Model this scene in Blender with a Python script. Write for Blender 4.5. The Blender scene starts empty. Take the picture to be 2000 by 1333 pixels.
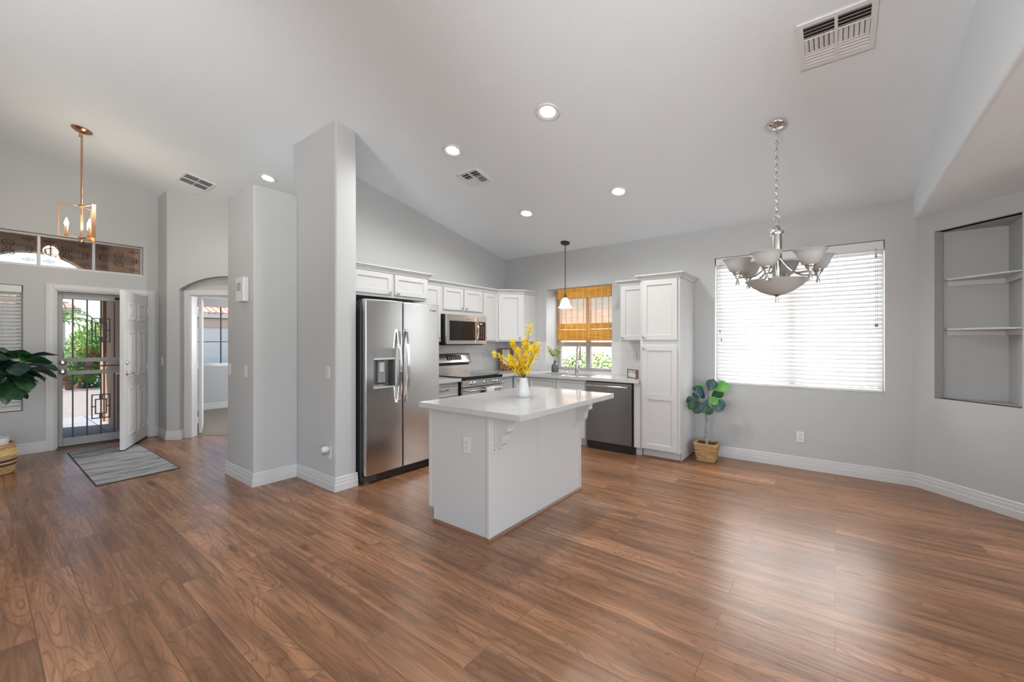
import bpy, bmesh, math, random
from mathutils import Vector, Matrix
R = math.radians
sc = bpy.context.scene
COL = sc.collection
random.seed(7)

# ------------------------------------------------------------------ camera, world, lights, exposure
cam_d = bpy.data.cameras.new('camera')
cam_d.sensor_width = 36.0
cam_d.lens = 815.0 / 2000.0 * 36.0
cam_d.clip_start = 0.05
cam_d.clip_end = 300
cam = bpy.data.objects.new('camera', cam_d)
COL.objects.link(cam)
cam.location = (0, 0, 1.36)
cam.rotation_euler = (R(90), 0, R(37.75))
sc.camera = cam

world = bpy.data.worlds.new('sky')
sc.world = world
world.use_nodes = True
wn = world.node_tree.nodes
wl = world.node_tree.links
sky = wn.new('ShaderNodeTexSky')
sky.sky_type = 'NISHITA'
sky.sun_disc = False
sky.sun_elevation = R(58)
sky.sun_rotation = R(215)
sky.dust_density = 0.6
wl.new(sky.outputs['Color'], wn['Background'].inputs['Color'])
wn['Background'].inputs['Strength'].default_value = 0.12


def light(name, kind, loc, rot, energy, size=None, size_y=None, color=(1, 1, 1), spread=None):
    d = bpy.data.lights.new(name, kind)
    d.energy = energy
    d.color = color
    if kind == 'AREA':
        d.shape = 'RECTANGLE'
        d.size = size
        d.size_y = size_y
        if spread:
            d.spread = spread
    o = bpy.data.objects.new(name, d)
    COL.objects.link(o)
    o.location = loc
    o.rotation_euler = rot
    return o


sun = light('sun', 'SUN', (0, 0, 30), (R(30), R(-14), 0), 4.6, color=(1.0, 0.96, 0.9))
sun.data.angle = R(0.6)
# lamps for daylight at the dining and sink windows, plus added fill lamps
light('fill_lamp_right', 'AREA', (3.98, -0.95, 1.65), (0, R(104), 0), 135, 2.9, 6.0, (0.97, 0.99, 1.0))  # added fill lamp from the right, not at any known doors
light('fill_lamp_rear', 'AREA', (-3.2, -4.52, 1.45), (R(110), 0, 0), 16, 6.0, 2.0, (0.97, 0.99, 1.0))  # added fill lamp behind the camera, not at a known window
light('daylight_dining_window', 'AREA', (-0.375, 5.85, 1.6), (R(-90), 0, 0), 54, 1.7, 1.6, (0.97, 0.99, 1.0))

light('fill_lamp_bedroom', 'AREA', (-7.5, 5.45, 1.55), (R(-90), 0, 0), 42, 2.0, 1.3, (0.98, 0.99, 1.0))  # added out of view to brighten the dark bedroom
light('daylight_sink_window', 'AREA', (-2.97, 6.95, 2.75), (R(-52), 0, 0), 60, 1.4, 1.0, (0.97, 0.99, 1.0))
for loc, aim_at, e in (((-0.9, -2.5, 1.65), (0.15, 4.6, 3.15), 255), ((-1.6, -2.5, 1.65), (-5.6, 2.2, 4.2), 205)):  # two unseen spots added behind the camera to lift the ceiling
    d_ = Vector(aim_at) - Vector(loc)
    fl = light('ceiling_fill_spot', 'SPOT', loc, d_.to_track_quat('-Z', 'Y').to_euler(), e)
    fl.data.spot_size = R(58)
    fl.data.spot_blend = 1.0
    fl.data.shadow_soft_size = 0.45

vs = sc.view_settings
vs.view_transform = 'Standard'
vs.look = 'None'
vs.exposure = 1.18
vs.gamma = 1.0
vs.use_curve_mapping = False
cy = sc.cycles
cy.use_denoising = True
cy.max_bounces = 10
cy.diffuse_bounces = 6
cy.glossy_bounces = 4
cy.transmission_bounces = 6
cy.transparent_max_bounces = 16
cy.sample_clamp_indirect = 6
cy.caustics_reflective = False
cy.caustics_refractive = False

# ------------------------------------------------------------------ helpers
WM = {}


class MB:
    def __init__(self):
        self.bm = bmesh.new()

    def face(self, pts, m=0):
        vs_ = [self.bm.verts.new(p) for p in pts]
        f = self.bm.faces.new(vs_)
        f.material_index = m
        return f

    def hexa(self, p, m=0):
        v = [self.bm.verts.new(q) for q in p]
        for q in ((0, 3, 2, 1), (4, 5, 6, 7), (0, 1, 5, 4), (1, 2, 6, 5), (2, 3, 7, 6), (3, 0, 4, 7)):
            f = self.bm.faces.new([v[i] for i in q])
            f.material_index = m
        return self

    def box(self, x0, x1, y0, y1, z0, z1, m=0):
        return self.hexa([(x0, y0, z0), (x1, y0, z0), (x1, y1, z0), (x0, y1, z0),
                          (x0, y0, z1), (x1, y0, z1), (x1, y1, z1), (x0, y1, z1)], m)

    def obox(self, c, ax, ay, az, m=0):
        c, ax, ay, az = Vector(c), Vector(ax), Vector(ay), Vector(az)
        s = [(-1, -1, -1), (1, -1, -1), (1, 1, -1), (-1, 1, -1), (-1, -1, 1), (1, -1, 1), (1, 1, 1), (-1, 1, 1)]
        return self.hexa([c + ax * a + ay * b + az * d for a, b, d in s], m)

    def extr(self, pts, vec, m=0):
        vec = Vector(vec)
        a = [self.bm.verts.new(Vector(p)) for p in pts]
        b = [self.bm.verts.new(Vector(p) + vec) for p in pts]
        n = len(pts)
        fs = [self.bm.faces.new(a[::-1]), self.bm.faces.new(b)]
        for i in range(n):
            fs.append(self.bm.faces.new((a[i], a[(i + 1) % n], b[(i + 1) % n], b[i])))
        for f in fs:
            f.material_index = m
        return self

    def prism(self, poly, z0, z1, m=0):
        g = z1 if callable(z1) else (lambda x, y: z1)
        a = [self.bm.verts.new((x, y, z0)) for x, y in poly]
        b = [self.bm.verts.new((x, y, g(x, y))) for x, y in poly]
        n = len(poly)
        fs = [self.bm.faces.new(a[::-1]), self.bm.faces.new(b)]
        for i in range(n):
            fs.append(self.bm.faces.new((a[i], a[(i + 1) % n], b[(i + 1) % n], b[i])))
        for f in fs:
            f.material_index = m
        return self

    def loops(self, rings, m=0, cap0=True, cap1=True, closed=True):
        vr = [[self.bm.verts.new(p) for p in r] for r in rings]
        n = len(rings[0])
        for i in range(len(vr) - 1):
            for j in range(n if closed else n - 1):
                f = self.bm.faces.new((vr[i][j], vr[i][(j + 1) % n], vr[i + 1][(j + 1) % n], vr[i + 1][j]))
                f.material_index = m
        if cap0:
            self.bm.faces.new(vr[0][::-1]).material_index = m
        if cap1:
            self.bm.faces.new(vr[-1]).material_index = m
        return self

    def lathe(self, prof, c, axis=(0, 0, 1), seg=24, m=0, cap0=True, cap1=True):
        ax = Vector(axis).normalized()
        t = Vector((1, 0, 0)) if abs(ax.x) < 0.9 else Vector((0, 1, 0))
        e1 = ax.cross(t).normalized()
        e2 = ax.cross(e1)
        c = Vector(c)
        rings = []
        for r, z in prof:
            r = max(r, 1e-4)
            rings.append([c + ax * z + (e1 * math.cos(2 * math.pi * k / seg) + e2 * math.sin(2 * math.pi * k / seg)) * r
                          for k in range(seg)])
        return self.loops(rings, m, cap0, cap1)

    def cyl(self, p0, p1, r0, r1=None, seg=12, m=0):
        p0, p1 = Vector(p0), Vector(p1)
        d = p1 - p0
        return self.lathe([(r0, 0), (r0 if r1 is None else r1, d.length)], p0, d, seg, m)

    def tube(self, pts, r, seg=8, m=0, closed=False):
        pts = [Vector(p) for p in pts]
        n = len(pts)
        rr = r if isinstance(r, (list, tuple)) else [r] * n
        prev = None
        rings = []
        for i, p in enumerate(pts):
            if closed:
                d = pts[(i + 1) % n] - pts[i - 1]
            else:
                d = pts[min(i + 1, n - 1)] - pts[max(i - 1, 0)]
            d.normalize()
            if prev is None:
                t = Vector((0, 0, 1)) if abs(d.z) < 0.9 else Vector((1, 0, 0))
                e1 = d.cross(t).normalized()
            else:
                e1 = (prev - d * prev.dot(d)).normalized()
            prev = e1
            e2 = d.cross(e1)
            rings.append([p + (e1 * math.cos(2 * math.pi * k / seg) + e2 * math.sin(2 * math.pi * k / seg)) * rr[i]
                          for k in range(seg)])
        if closed:
            rings.append(rings[0])
            return self.loops(rings, m, False, False)
        return self.loops(rings, m)

    def sphere(self, c, r, s=(1, 1, 1), u=16, v=10, m=0):
        c = Vector(c)
        prof = [(math.sin(math.pi * i / v), -math.cos(math.pi * i / v)) for i in range(v + 1)]
        rings = [[c + Vector((max(a, 1e-3) * math.cos(2 * math.pi * k / u) * r * s[0],
                              max(a, 1e-3) * math.sin(2 * math.pi * k / u) * r * s[1], b * r * s[2])) for k in range(u)]
                 for a, b in prof]
        return self.loops(rings, m)

    def build(self, name, mat, parent=None, origin=None, smooth=False, bevel=0.0, seg=2, weld=False):
        bm = self.bm
        if weld or smooth:
            bmesh.ops.remove_doubles(bm, verts=bm.verts, dist=1e-5)
        bmesh.ops.recalc_face_normals(bm, faces=bm.faces)
        if parent is not None:
            bm.transform(WM[parent].inverted())
        elif origin is not None:
            bm.transform(Matrix.Translation(-Vector(origin)))
        if smooth:
            for f in bm.faces:
                f.smooth = True
            for e in bm.edges:
                if len(e.link_faces) == 2 and e.calc_face_angle(0) > 0.75:
                    e.smooth = False
        me = bpy.data.meshes.new(name)
        bm.to_mesh(me)
        bm.free()
        for mm in (mat if isinstance(mat, (list, tuple)) else [mat]):
            me.materials.append(mm)
        o = bpy.data.objects.new(name, me)
        COL.objects.link(o)
        if parent is not None:
            o.parent = parent
            WM[o] = WM[parent]
        else:
            WM[o] = Matrix.Translation(Vector(origin)) if origin is not None else Matrix()
            if origin is not None:
                o.location = origin
        if bevel:
            b = o.modifiers.new('edge', 'BEVEL')
            b.width = bevel
            b.segments = seg
            b.limit_method = 'ANGLE'
            b.angle_limit = R(40)
        return o


def tag(o, label, cat, group=None, kind=None):
    o['label'] = label
    o['category'] = cat
    if group:
        o['group'] = group
    if kind:
        o['kind'] = kind
    return o


def struct(o):
    o['kind'] = 'structure'
    return o


def thing(name, label, cat, loc=(0, 0, 0), rz=0.0, group=None, rx=0.0):
    o = bpy.data.objects.new(name, None)
    o.empty_display_size = 0.1
    COL.objects.link(o)
    o.location = loc
    o.rotation_euler = (rx, 0, rz)
    WM[o] = Matrix.Translation(Vector(loc)) @ Matrix.Rotation(rz, 4, 'Z') @ Matrix.Rotation(rx, 4, 'X')
    tag(o, label, cat, group)
    return o


def dup(root, loc, rz=None, label=None):
    r = root.copy()
    COL.objects.link(r)
    r.location = loc
    if rz is not None:
        r.rotation_euler = (r.rotation_euler[0], 0, rz)
    if label:
        r['label'] = label

    def rec(src, dst):
        for ch in list(src.children):
            c = ch.copy()
            COL.objects.link(c)
            c.parent = dst
            rec(ch, c)
    rec(root, r)
    WM[r] = Matrix.Translation(Vector(loc)) @ Matrix.Rotation(r.rotation_euler[2], 4, 'Z') @ Matrix.Rotation(r.rotation_euler[0], 4, 'X')
    return r


class Frame:
    """a vertical plane: a runs along the face, b points out of it, z is up"""

    def __init__(self, O, u, n):
        self.O = Vector((O[0], O[1], 0))
        self.u = Vector((u[0], u[1], 0)).normalized()
        self.n = Vector((n[0], n[1], 0)).normalized()

    def P(self, a, b, z):
        return self.O + self.u * a + self.n * b + Vector((0, 0, z))

    def box(self, mb, a0, a1, b0, b1, z0, z1, m=0):
        P = self.P
        mb.hexa([P(a0, b0, z0), P(a1, b0, z0), P(a1, b1, z0), P(a0, b1, z0),
                 P(a0, b0, z1), P(a1, b0, z1), P(a1, b1, z1), P(a0, b1, z1)], m)
        return mb

    def rect(self, a0, a1, b, z0, z1):
        P = self.P
        return [P(a0, b, z0), P(a1, b, z0), P(a1, b, z1), P(a0, b, z1)]

    def shaker(self, mb, a0, a1, z0, z1, b0=0.0, t=0.02, fr=0.058, mids=()):
        g = 0.007
        self_r = self.rect
        e = 0.003
        mb.loops([self_r(a0, a1, b0, z0, z1), self_r(a0, a1, b0 + t - e, z0, z1),
                  self_r(a0 + e, a1 - e, b0 + t, z0 + e, z1 - e),
                  self_r(a0 + fr, a1 - fr, b0 + t, z0 + fr, z1 - fr),
                  self_r(a0 + fr + g, a1 - fr - g, b0 + t - 0.011, z0 + fr + g, z1 - fr - g)])
        for zm in mids:
            self.box(mb, a0 + fr, a1 - fr, b0 + t - 0.012, b0 + t - 0.0005, zm - fr / 2, zm + fr / 2)
        return mb

    def holed(self, mb, a0, a1, z0, z1, h, b0, b1, hb, m=0):
        """slab with a rectangular recess h=(ha0,ha1,hz0,hz1) going back to hb (None: right through)"""
        ha0, ha1, hz0, hz1 = h
        back = b0 if hb is None else hb
        rings = [self.rect(a0, a1, b0, z0, z1), self.rect(a0, a1, b1, z0, z1),
                 self.rect(ha0, ha1, b1, hz0, hz1), self.rect(ha0, ha1, back, hz0, hz1)]
        if hb is None:
            rings.append(self.rect(a0, a1, b0, z0, z1))
            mb.loops(rings, m, False, False)
        else:
            mb.loops(rings, m, True, True)
        return mb

    def bow(self, mb, a0, a1, pts, t):
        """flat bar a0..a1 wide following pts (b, z), thickness t"""
        P = self.P
        out, n = [], len(pts)
        for i, (b, z) in enumerate(pts):
            b0_, z0_ = pts[max(i - 1, 0)]
            b1_, z1_ = pts[min(i + 1, n - 1)]
            d = Vector((b1_ - b0_, z1_ - z0_)).normalized()
            nn = Vector((-d.y, d.x)) * t
            out.append([P(a0, b, z), P(a1, b, z), P(a1, b + nn.x, z + nn.y), P(a0, b + nn.x, z + nn.y)])
        mb.loops(out)
        return mb


def rounded(poly, rad, seg=4):
    out = []
    n = len(poly)
    for i in range(n):
        p = Vector(poly[i])
        r = rad[i] if isinstance(rad, (list, tuple)) else rad
        if r <= 0:
            out.append(tuple(p))
            continue
        a = (Vector(poly[i - 1]) - p).normalized()
        b = (Vector(poly[(i + 1) % n]) - p).normalized()
        ang = a.angle(b)
        d = r / math.tan(ang / 2)
        c = p + (a + b).normalized() * (r / math.sin(ang / 2))
        s, e = p + a * d, p + b * d
        v0, v1 = s - c, e - c
        tot = v0.angle_signed(v1)
        for k in range(seg + 1):
            th = -tot * k / seg
            out.append((c.x + v0.x * math.cos(th) - v0.y * math.sin(th), c.y + v0.x * math.sin(th) + v0.y * math.cos(th)))
    return out


def sweep(mb, prof, path, side=1, m=0):
    """profile [(offset, z)] swept along a 2D polyline with mitred corners"""
    pts = [Vector(p) for p in path]
    n = len(pts)
    rings = []
    for i in range(n):
        d0 = (pts[i] - pts[i - 1]).normalized() if i > 0 else None
        d1 = (pts[i + 1] - pts[i]).normalized() if i < n - 1 else None
        d0 = d0 or d1
        d1 = d1 or d0
        n0 = Vector((-d0.y, d0.x)) * side
        n1 = Vector((-d1.y, d1.x)) * side
        mt = (n0 + n1) / (1 + n0.dot(n1))
        rings.append([Vector((pts[i].x + mt.x * o, pts[i].y + mt.y * o, z)) for o, z in prof])
    mb.loops(rings, m)
    return mb


# ------------------------------------------------------------------ materials
def nodes_of(name):
    m = bpy.data.materials.new(name)
    m.use_nodes = True
    return m, m.node_tree.nodes, m.node_tree.links, m.node_tree.nodes['Principled BSDF']


def mat(name, col, rough=0.5, metal=0.0, spec=0.5, emit=0.0, ecol=None, bump=0.0, bscale=80.0, coat=0.0, aniso=0.0,
        var=0.0, vscale=4.0):
    m, N, L, p = nodes_of(name)
    p.inputs['Base Color'].default_value = (*col, 1)
    p.inputs['Roughness'].default_value = rough
    p.inputs['Metallic'].default_value = metal
    p.inputs['Specular IOR Level'].default_value = spec
    p.inputs['Coat Weight'].default_value = coat
    p.inputs['Anisotropic'].default_value = aniso
    if emit:
        p.inputs['Emission Color'].default_value = (*(ecol or col), 1)
        p.inputs['Emission Strength'].default_value = emit
    if bump or var:
        tc = N.new('ShaderNodeTexCoord')
        nz = N.new('ShaderNodeTexNoise')
        nz.inputs['Scale'].default_value = bscale if bump else vscale
        nz.inputs['Detail'].default_value = 3
        L.new(tc.outputs['Object'], nz.inputs['Vector'])
        if bump:
            b = N.new('ShaderNodeBump')
            b.inputs['Strength'].default_value = bump
            b.inputs['Distance'].default_value = 0.01
            L.new(nz.outputs['Fac'], b.inputs['Height'])
            L.new(b.outputs['Normal'], p.inputs['Normal'])
        if var:
            n2 = N.new('ShaderNodeTexNoise')
            n2.inputs['Scale'].default_value = vscale
            n2.inputs['Detail'].default_value = 5
            L.new(tc.outputs['Object'], n2.inputs['Vector'])
            mx = N.new('ShaderNodeMix')
            mx.data_type = 'RGBA'
            mx.inputs['A'].default_value = (*[c * (1 - var) for c in col], 1)
            mx.inputs['B'].default_value = (*[min(1, c * (1 + var)) for c in col], 1)
            L.new(n2.outputs['Fac'], mx.inputs['Factor'])
            L.new(mx.outputs['Result'], p.inputs['Base Color'])
    return m


def mapped(N, L, scale=(1, 1, 1), rot=(0, 0, 0), coord='Object'):
    tc = N.new('ShaderNodeTexCoord')
    mp = N.new('ShaderNodeMapping')
    mp.inputs['Scale'].default_value = scale
    mp.inputs['Rotation'].default_value = rot
    L.new(tc.outputs[coord], mp.inputs['Vector'])
    return mp


def ramp(N, stops):
    r = N.new('ShaderNodeValToRGB')
    e = r.color_ramp.elements
    while len(e) < len(stops):
        e.new(0.5)
    for el, (pos, c) in zip(e, stops):
        el.position = pos
        el.color = (*c, 1)
    return r


def wood_floor():
    m, N, L, p = nodes_of('wood_plank_floor')
    mp = mapped(N, L)
    br = N.new('ShaderNodeTexBrick')
    br.offset = 0.37
    br.offset_frequency = 2
    br.squash = 1.0
    br.inputs['Scale'].default_value = 1.0
    br.inputs['Brick Width'].default_value = 1.22
    br.inputs['Row Height'].default_value = 0.178
    br.inputs['Mortar Size'].default_value = 0.0016
    br.inputs['Mortar Smooth'].default_value = 0.3
    br.inputs['Bias'].default_value = 0.0
    br.inputs['Color1'].default_value = (0, 0, 0, 1)
    br.inputs['Color2'].default_value = (1, 1, 1, 1)
    br.inputs['Mortar'].default_value = (0.5, 0.5, 0.5, 1)
    L.new(mp.outputs['Vector'], br.inputs['Vector'])
    # per-plank shift of the grain
    sep = N.new('ShaderNodeSeparateXYZ')
    L.new(mp.outputs['Vector'], sep.inputs[0])
    mul = N.new('ShaderNodeMath'); mul.operation = 'MULTIPLY'; mul.inputs[1].default_value = 37.0
    L.new(br.outputs['Color'], mul.inputs[0])
    cmb = N.new('ShaderNodeCombineXYZ')
    addx = N.new('ShaderNodeMath'); addx.operation = 'ADD'
    L.new(sep.outputs['X'], addx.inputs[0]); L.new(mul.outputs[0], addx.inputs[1])
    L.new(addx.outputs[0], cmb.inputs['X'])
    L.new(sep.outputs['Y'], cmb.inputs['Y'])
    L.new(mul.outputs[0], cmb.inputs['Z'])

    def noise(scale, detail, rough=0.55, dist=0.0):
        mm = N.new('ShaderNodeMapping')
        mm.inputs['Scale'].default_value = scale
        L.new(cmb.outputs[0], mm.inputs['Vector'])
        nz = N.new('ShaderNodeTexNoise')
        nz.inputs['Scale'].default_value = 1.0
        nz.inputs['Detail'].default_value = detail
        nz.inputs['Roughness'].default_value = rough
        nz.inputs['Distortion'].default_value = dist
        L.new(mm.outputs[0], nz.inputs['Vector'])
        return nz
    base = noise((1.1, 6.0, 1.0), 4)
    fine = noise((5.0, 120.0, 1.0), 3)
    streak = noise((1.6, 26.0, 1.0), 4, 0.65, 0.4)
    cath = noise((0.9, 5.5, 1.0), 2.0, 0.45, 0.3)
    # contour lines of a soft noise give cathedral grain
    s1 = N.new('ShaderNodeMath'); s1.operation = 'MULTIPLY'; s1.inputs[1].default_value = 150.0
    L.new(cath.outputs['Fac'], s1.inputs[0])
    s2 = N.new('ShaderNodeMath'); s2.operation = 'SINE'
    L.new(s1.outputs[0], s2.inputs[0])
    s3 = N.new('ShaderNodeMapRange')
    s3.inputs['From Min'].default_value = 0.62
    s3.inputs['From Max'].default_value = 1.0
    L.new(s2.outputs[0], s3.inputs['Value'])
    r1 = ramp(N, [(0.25, (0.225, 0.100, 0.047)), (0.5, (0.345, 0.164, 0.083)), (0.75, (0.450, 0.236, 0.132))])
    L.new(base.outputs['Fac'], r1.inputs['Fac'])
    # plank tone
    tone = N.new('ShaderNodeMapRange')
    tone.inputs['To Min'].default_value = 0.80
    tone.inputs['To Max'].default_value = 1.18
    L.new(br.outputs['Color'], tone.inputs['Value'])
    m1 = N.new('ShaderNodeMix'); m1.data_type = 'RGBA'; m1.blend_type = 'MULTIPLY'; m1.inputs['Factor'].default_value = 1
    L.new(r1.outputs['Color'], m1.inputs['A']); L.new(tone.outputs['Result'], m1.inputs['B'])
    st = N.new('ShaderNodeMapRange')
    st.inputs['From Min'].default_value = 0.35
    st.inputs['From Max'].default_value = 0.62
    st.inputs['To Min'].default_value = 0.52
    st.inputs['To Max'].default_value = 1.0
    L.new(streak.outputs['Fac'], st.inputs['Value'])
    m2 = N.new('ShaderNodeMix'); m2.data_type = 'RGBA'; m2.blend_type = 'MULTIPLY'; m2.inputs['Factor'].default_value = 1
    L.new(m1.outputs['Result'], m2.inputs['A']); L.new(st.outputs['Result'], m2.inputs['B'])
    fn = N.new('ShaderNodeMapRange')
    fn.inputs['To Min'].default_value = 0.70
    fn.inputs['To Max'].default_value = 1.30
    L.new(fine.outputs['Fac'], fn.inputs['Value'])
    m3 = N.new('ShaderNodeMix'); m3.data_type = 'RGBA'; m3.blend_type = 'MULTIPLY'; m3.inputs['Factor'].default_value = 1
    L.new(m2.outputs['Result'], m3.inputs['A']); L.new(fn.outputs['Result'], m3.inputs['B'])
    m4 = N.new('ShaderNodeMix'); m4.data_type = 'RGBA'
    m4.inputs['B'].default_value = (0.12, 0.052, 0.027, 1)
    k = N.new('ShaderNodeMath'); k.operation = 'MULTIPLY'; k.inputs[1].default_value = 0.5
    L.new(s3.outputs['Result'], k.inputs[0])
    L.new(k.outputs[0], m4.inputs['Factor']); L.new(m3.outputs['Result'], m4.inputs['A'])
    m5 = N.new('ShaderNodeMix'); m5.data_type = 'RGBA'
    m5.inputs['B'].default_value = (0.07, 0.032, 0.017, 1)
    g = N.new('ShaderNodeMath'); g.operation = 'MULTIPLY'; g.inputs[1].default_value = 0.75
    L.new(br.outputs['Fac'], g.inputs[0])
    L.new(g.outputs[0], m5.inputs['Factor']); L.new(m4.outputs['Result'], m5.inputs['A'])
    knot = noise((2.6, 9.0, 1.0), 1.0, 0.4, 0.2)
    kr = N.new('ShaderNodeMapRange')
    kr.inputs['From Min'].default_value = 0.735
    kr.inputs['From Max'].default_value = 0.79
    kr.inputs['To Max'].default_value = 0.75
    L.new(knot.outputs['Fac'], kr.inputs['Value'])
    m6 = N.new('ShaderNodeMix'); m6.data_type = 'RGBA'
    m6.inputs['B'].default_value = (0.085, 0.036, 0.018, 1)
    L.new(kr.outputs['Result'], m6.inputs['Factor']); L.new(m5.outputs['Result'], m6.inputs['A'])
    L.new(m6.outputs['Result'], p.inputs['Base Color'])
    p.inputs['Roughness'].default_value = 0.29
    p.inputs['Specular IOR Level'].default_value = 0.7
    p.inputs['Specular Tint'].default_value = (1.0, 0.84, 0.70, 1)
    b = N.new('ShaderNodeBump'); b.inputs['Strength'].default_value = 0.18; b.inputs['Distance'].default_value = 0.003
    inv = N.new('ShaderNodeMath'); inv.operation = 'MULTIPLY_ADD'; inv.inputs[1].default_value = -1.0
    L.new(br.outputs['Fac'], inv.inputs[0]); 
    sc2 = N.new('ShaderNodeMath'); sc2.operation = 'MULTIPLY'; sc2.inputs[1].default_value = -0.25
    L.new(s3.outputs['Result'], sc2.inputs[0]); L.new(sc2.outputs[0], inv.inputs[2])
    L.new(inv.outputs[0], b.inputs['Height'])
    L.new(b.outputs['Normal'], p.inputs['Normal'])
    return m


def quartz():
    m, N, L, p = nodes_of('white_quartz')
    mp = mapped(N, L, (1.2, 2.2, 1))
    nz = N.new('ShaderNodeTexNoise')
    nz.inputs['Scale'].default_value = 1.6
    nz.inputs['Detail'].default_value = 7
    nz.inputs['Distortion'].default_value = 1.6
    L.new(mp.outputs[0], nz.inputs['Vector'])
    r = ramp(N, [(0.42, (0.50, 0.50, 0.497)), (0.497, (0.48, 0.48, 0.477)), (0.56, (0.51, 0.51, 0.507))])
    L.new(nz.outputs['Fac'], r.inputs['Fac'])
    L.new(r.outputs['Color'], p.inputs['Base Color'])
    p.inputs['Roughness'].default_value = 0.10
    return m


def brickmat(name, c1, c2, mortar, w, h, ms, rough=0.6, plane='XZ', bump=0.3, offset=0.5):
    m, N, L, p = nodes_of(name)
    rot = {'XZ': (R(-90), 0, 0), 'XY': (0, 0, 0), 'YZ': (R(-90), 0, R(90))}[plane]
    tc = N.new('ShaderNodeTexCoord')
    sep = N.new('ShaderNodeSeparateXYZ')
    L.new(tc.outputs['Object'], sep.inputs[0])
    cmb = N.new('ShaderNodeCombineXYZ')
    a, b_ = {'XZ': ('X', 'Z'), 'XY': ('X', 'Y'), 'YZ': ('Y', 'Z')}[plane]
    L.new(sep.outputs[a], cmb.inputs['X'])
    L.new(sep.outputs[b_], cmb.inputs['Y'])
    br = N.new('ShaderNodeTexBrick')
    br.offset = offset
    br.inputs['Scale'].default_value = 1
    br.inputs['Brick Width'].default_value = w
    br.inputs['Row Height'].default_value = h
    br.inputs['Mortar Size'].default_value = ms
    br.inputs['Color1'].default_value = (*c1, 1)
    br.inputs['Color2'].default_value = (*c2, 1)
    br.inputs['Mortar'].default_value = (*mortar, 1)
    L.new(cmb.outputs[0], br.inputs['Vector'])
    L.new(br.outputs['Color'], p.inputs['Base Color'])
    p.inputs['Roughness'].default_value = rough
    bp = N.new('ShaderNodeBump')
    bp.invert = True
    bp.inputs['Strength'].default_value = bump
    bp.inputs['Distance'].default_value = 0.004
    L.new(br.outputs['Fac'], bp.inputs['Height'])
    L.new(bp.outputs['Normal'], p.inputs['Normal'])
    return m


def thin_glass(name, tint=(1, 1, 1), gloss=0.06):
    m, N, L, p = nodes_of(name)
    N.remove(p)
    t = N.new('ShaderNodeBsdfTransparent')
    t.inputs['Color'].default_value = (*tint, 1)
    g = N.new('ShaderNodeBsdfGlossy')
    g.inputs['Roughness'].default_value = 0.02
    mx = N.new('ShaderNodeMixShader')
    mx.inputs['Fac'].default_value = gloss
    L.new(t.outputs[0], mx.inputs[1])
    L.new(g.outputs[0], mx.inputs[2])
    L.new(mx.outputs[0], N['Material Output'].inputs['Surface'])
    return m


def translucent(name, col, k=0.5, gloss=0.05, tcol=None):
    m, N, L, p = nodes_of(name)
    N.remove(p)
    d = N.new('ShaderNodeBsdfDiffuse')
    d.inputs['Color'].default_value = (*col, 1)
    t = N.new('ShaderNodeBsdfTranslucent')
    t.inputs['Color'].default_value = (*(tcol or col), 1)
    mx = N.new('ShaderNodeMixShader')
    mx.inputs['Fac'].default_value = k
    L.new(d.outputs[0], mx.inputs[1])
    L.new(t.outputs[0], mx.inputs[2])
    g = N.new('ShaderNodeBsdfGlossy')
    g.inputs['Roughness'].default_value = 0.3
    m2 = N.new('ShaderNodeMixShader')
    m2.inputs['Fac'].default_value = gloss
    L.new(mx.outputs[0], m2.inputs[1])
    L.new(g.outputs[0], m2.inputs[2])
    L.new(m2.outputs[0], N['Material Output'].inputs['Surface'])
    return m


def brushed_steel(name, col=(0.60, 0.60, 0.59), rough=0.27, axis='Z'):
    m, N, L, p = nodes_of(name)
    s = {'Z': (260, 260, 1.5), 'Y': (260, 1.5, 260), 'X': (1.5, 260, 260)}[axis]
    mp = mapped(N, L, s)
    nz = N.new('ShaderNodeTexNoise')
    nz.inputs['Scale'].default_value = 1
    nz.inputs['Detail'].default_value = 2
    L.new(mp.outputs[0], nz.inputs['Vector'])
    mr = N.new('ShaderNodeMapRange')
    mr.inputs['To Min'].default_value = rough - 0.05
    mr.inputs['To Max'].default_value = rough + 0.05
    L.new(nz.outputs['Fac'], mr.inputs['Value'])
    L.new(mr.outputs[0], p.inputs['Roughness'])
    p.inputs['Base Color'].default_value = (*col, 1)
    p.inputs['Metallic'].default_value = 1
    return m


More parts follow.
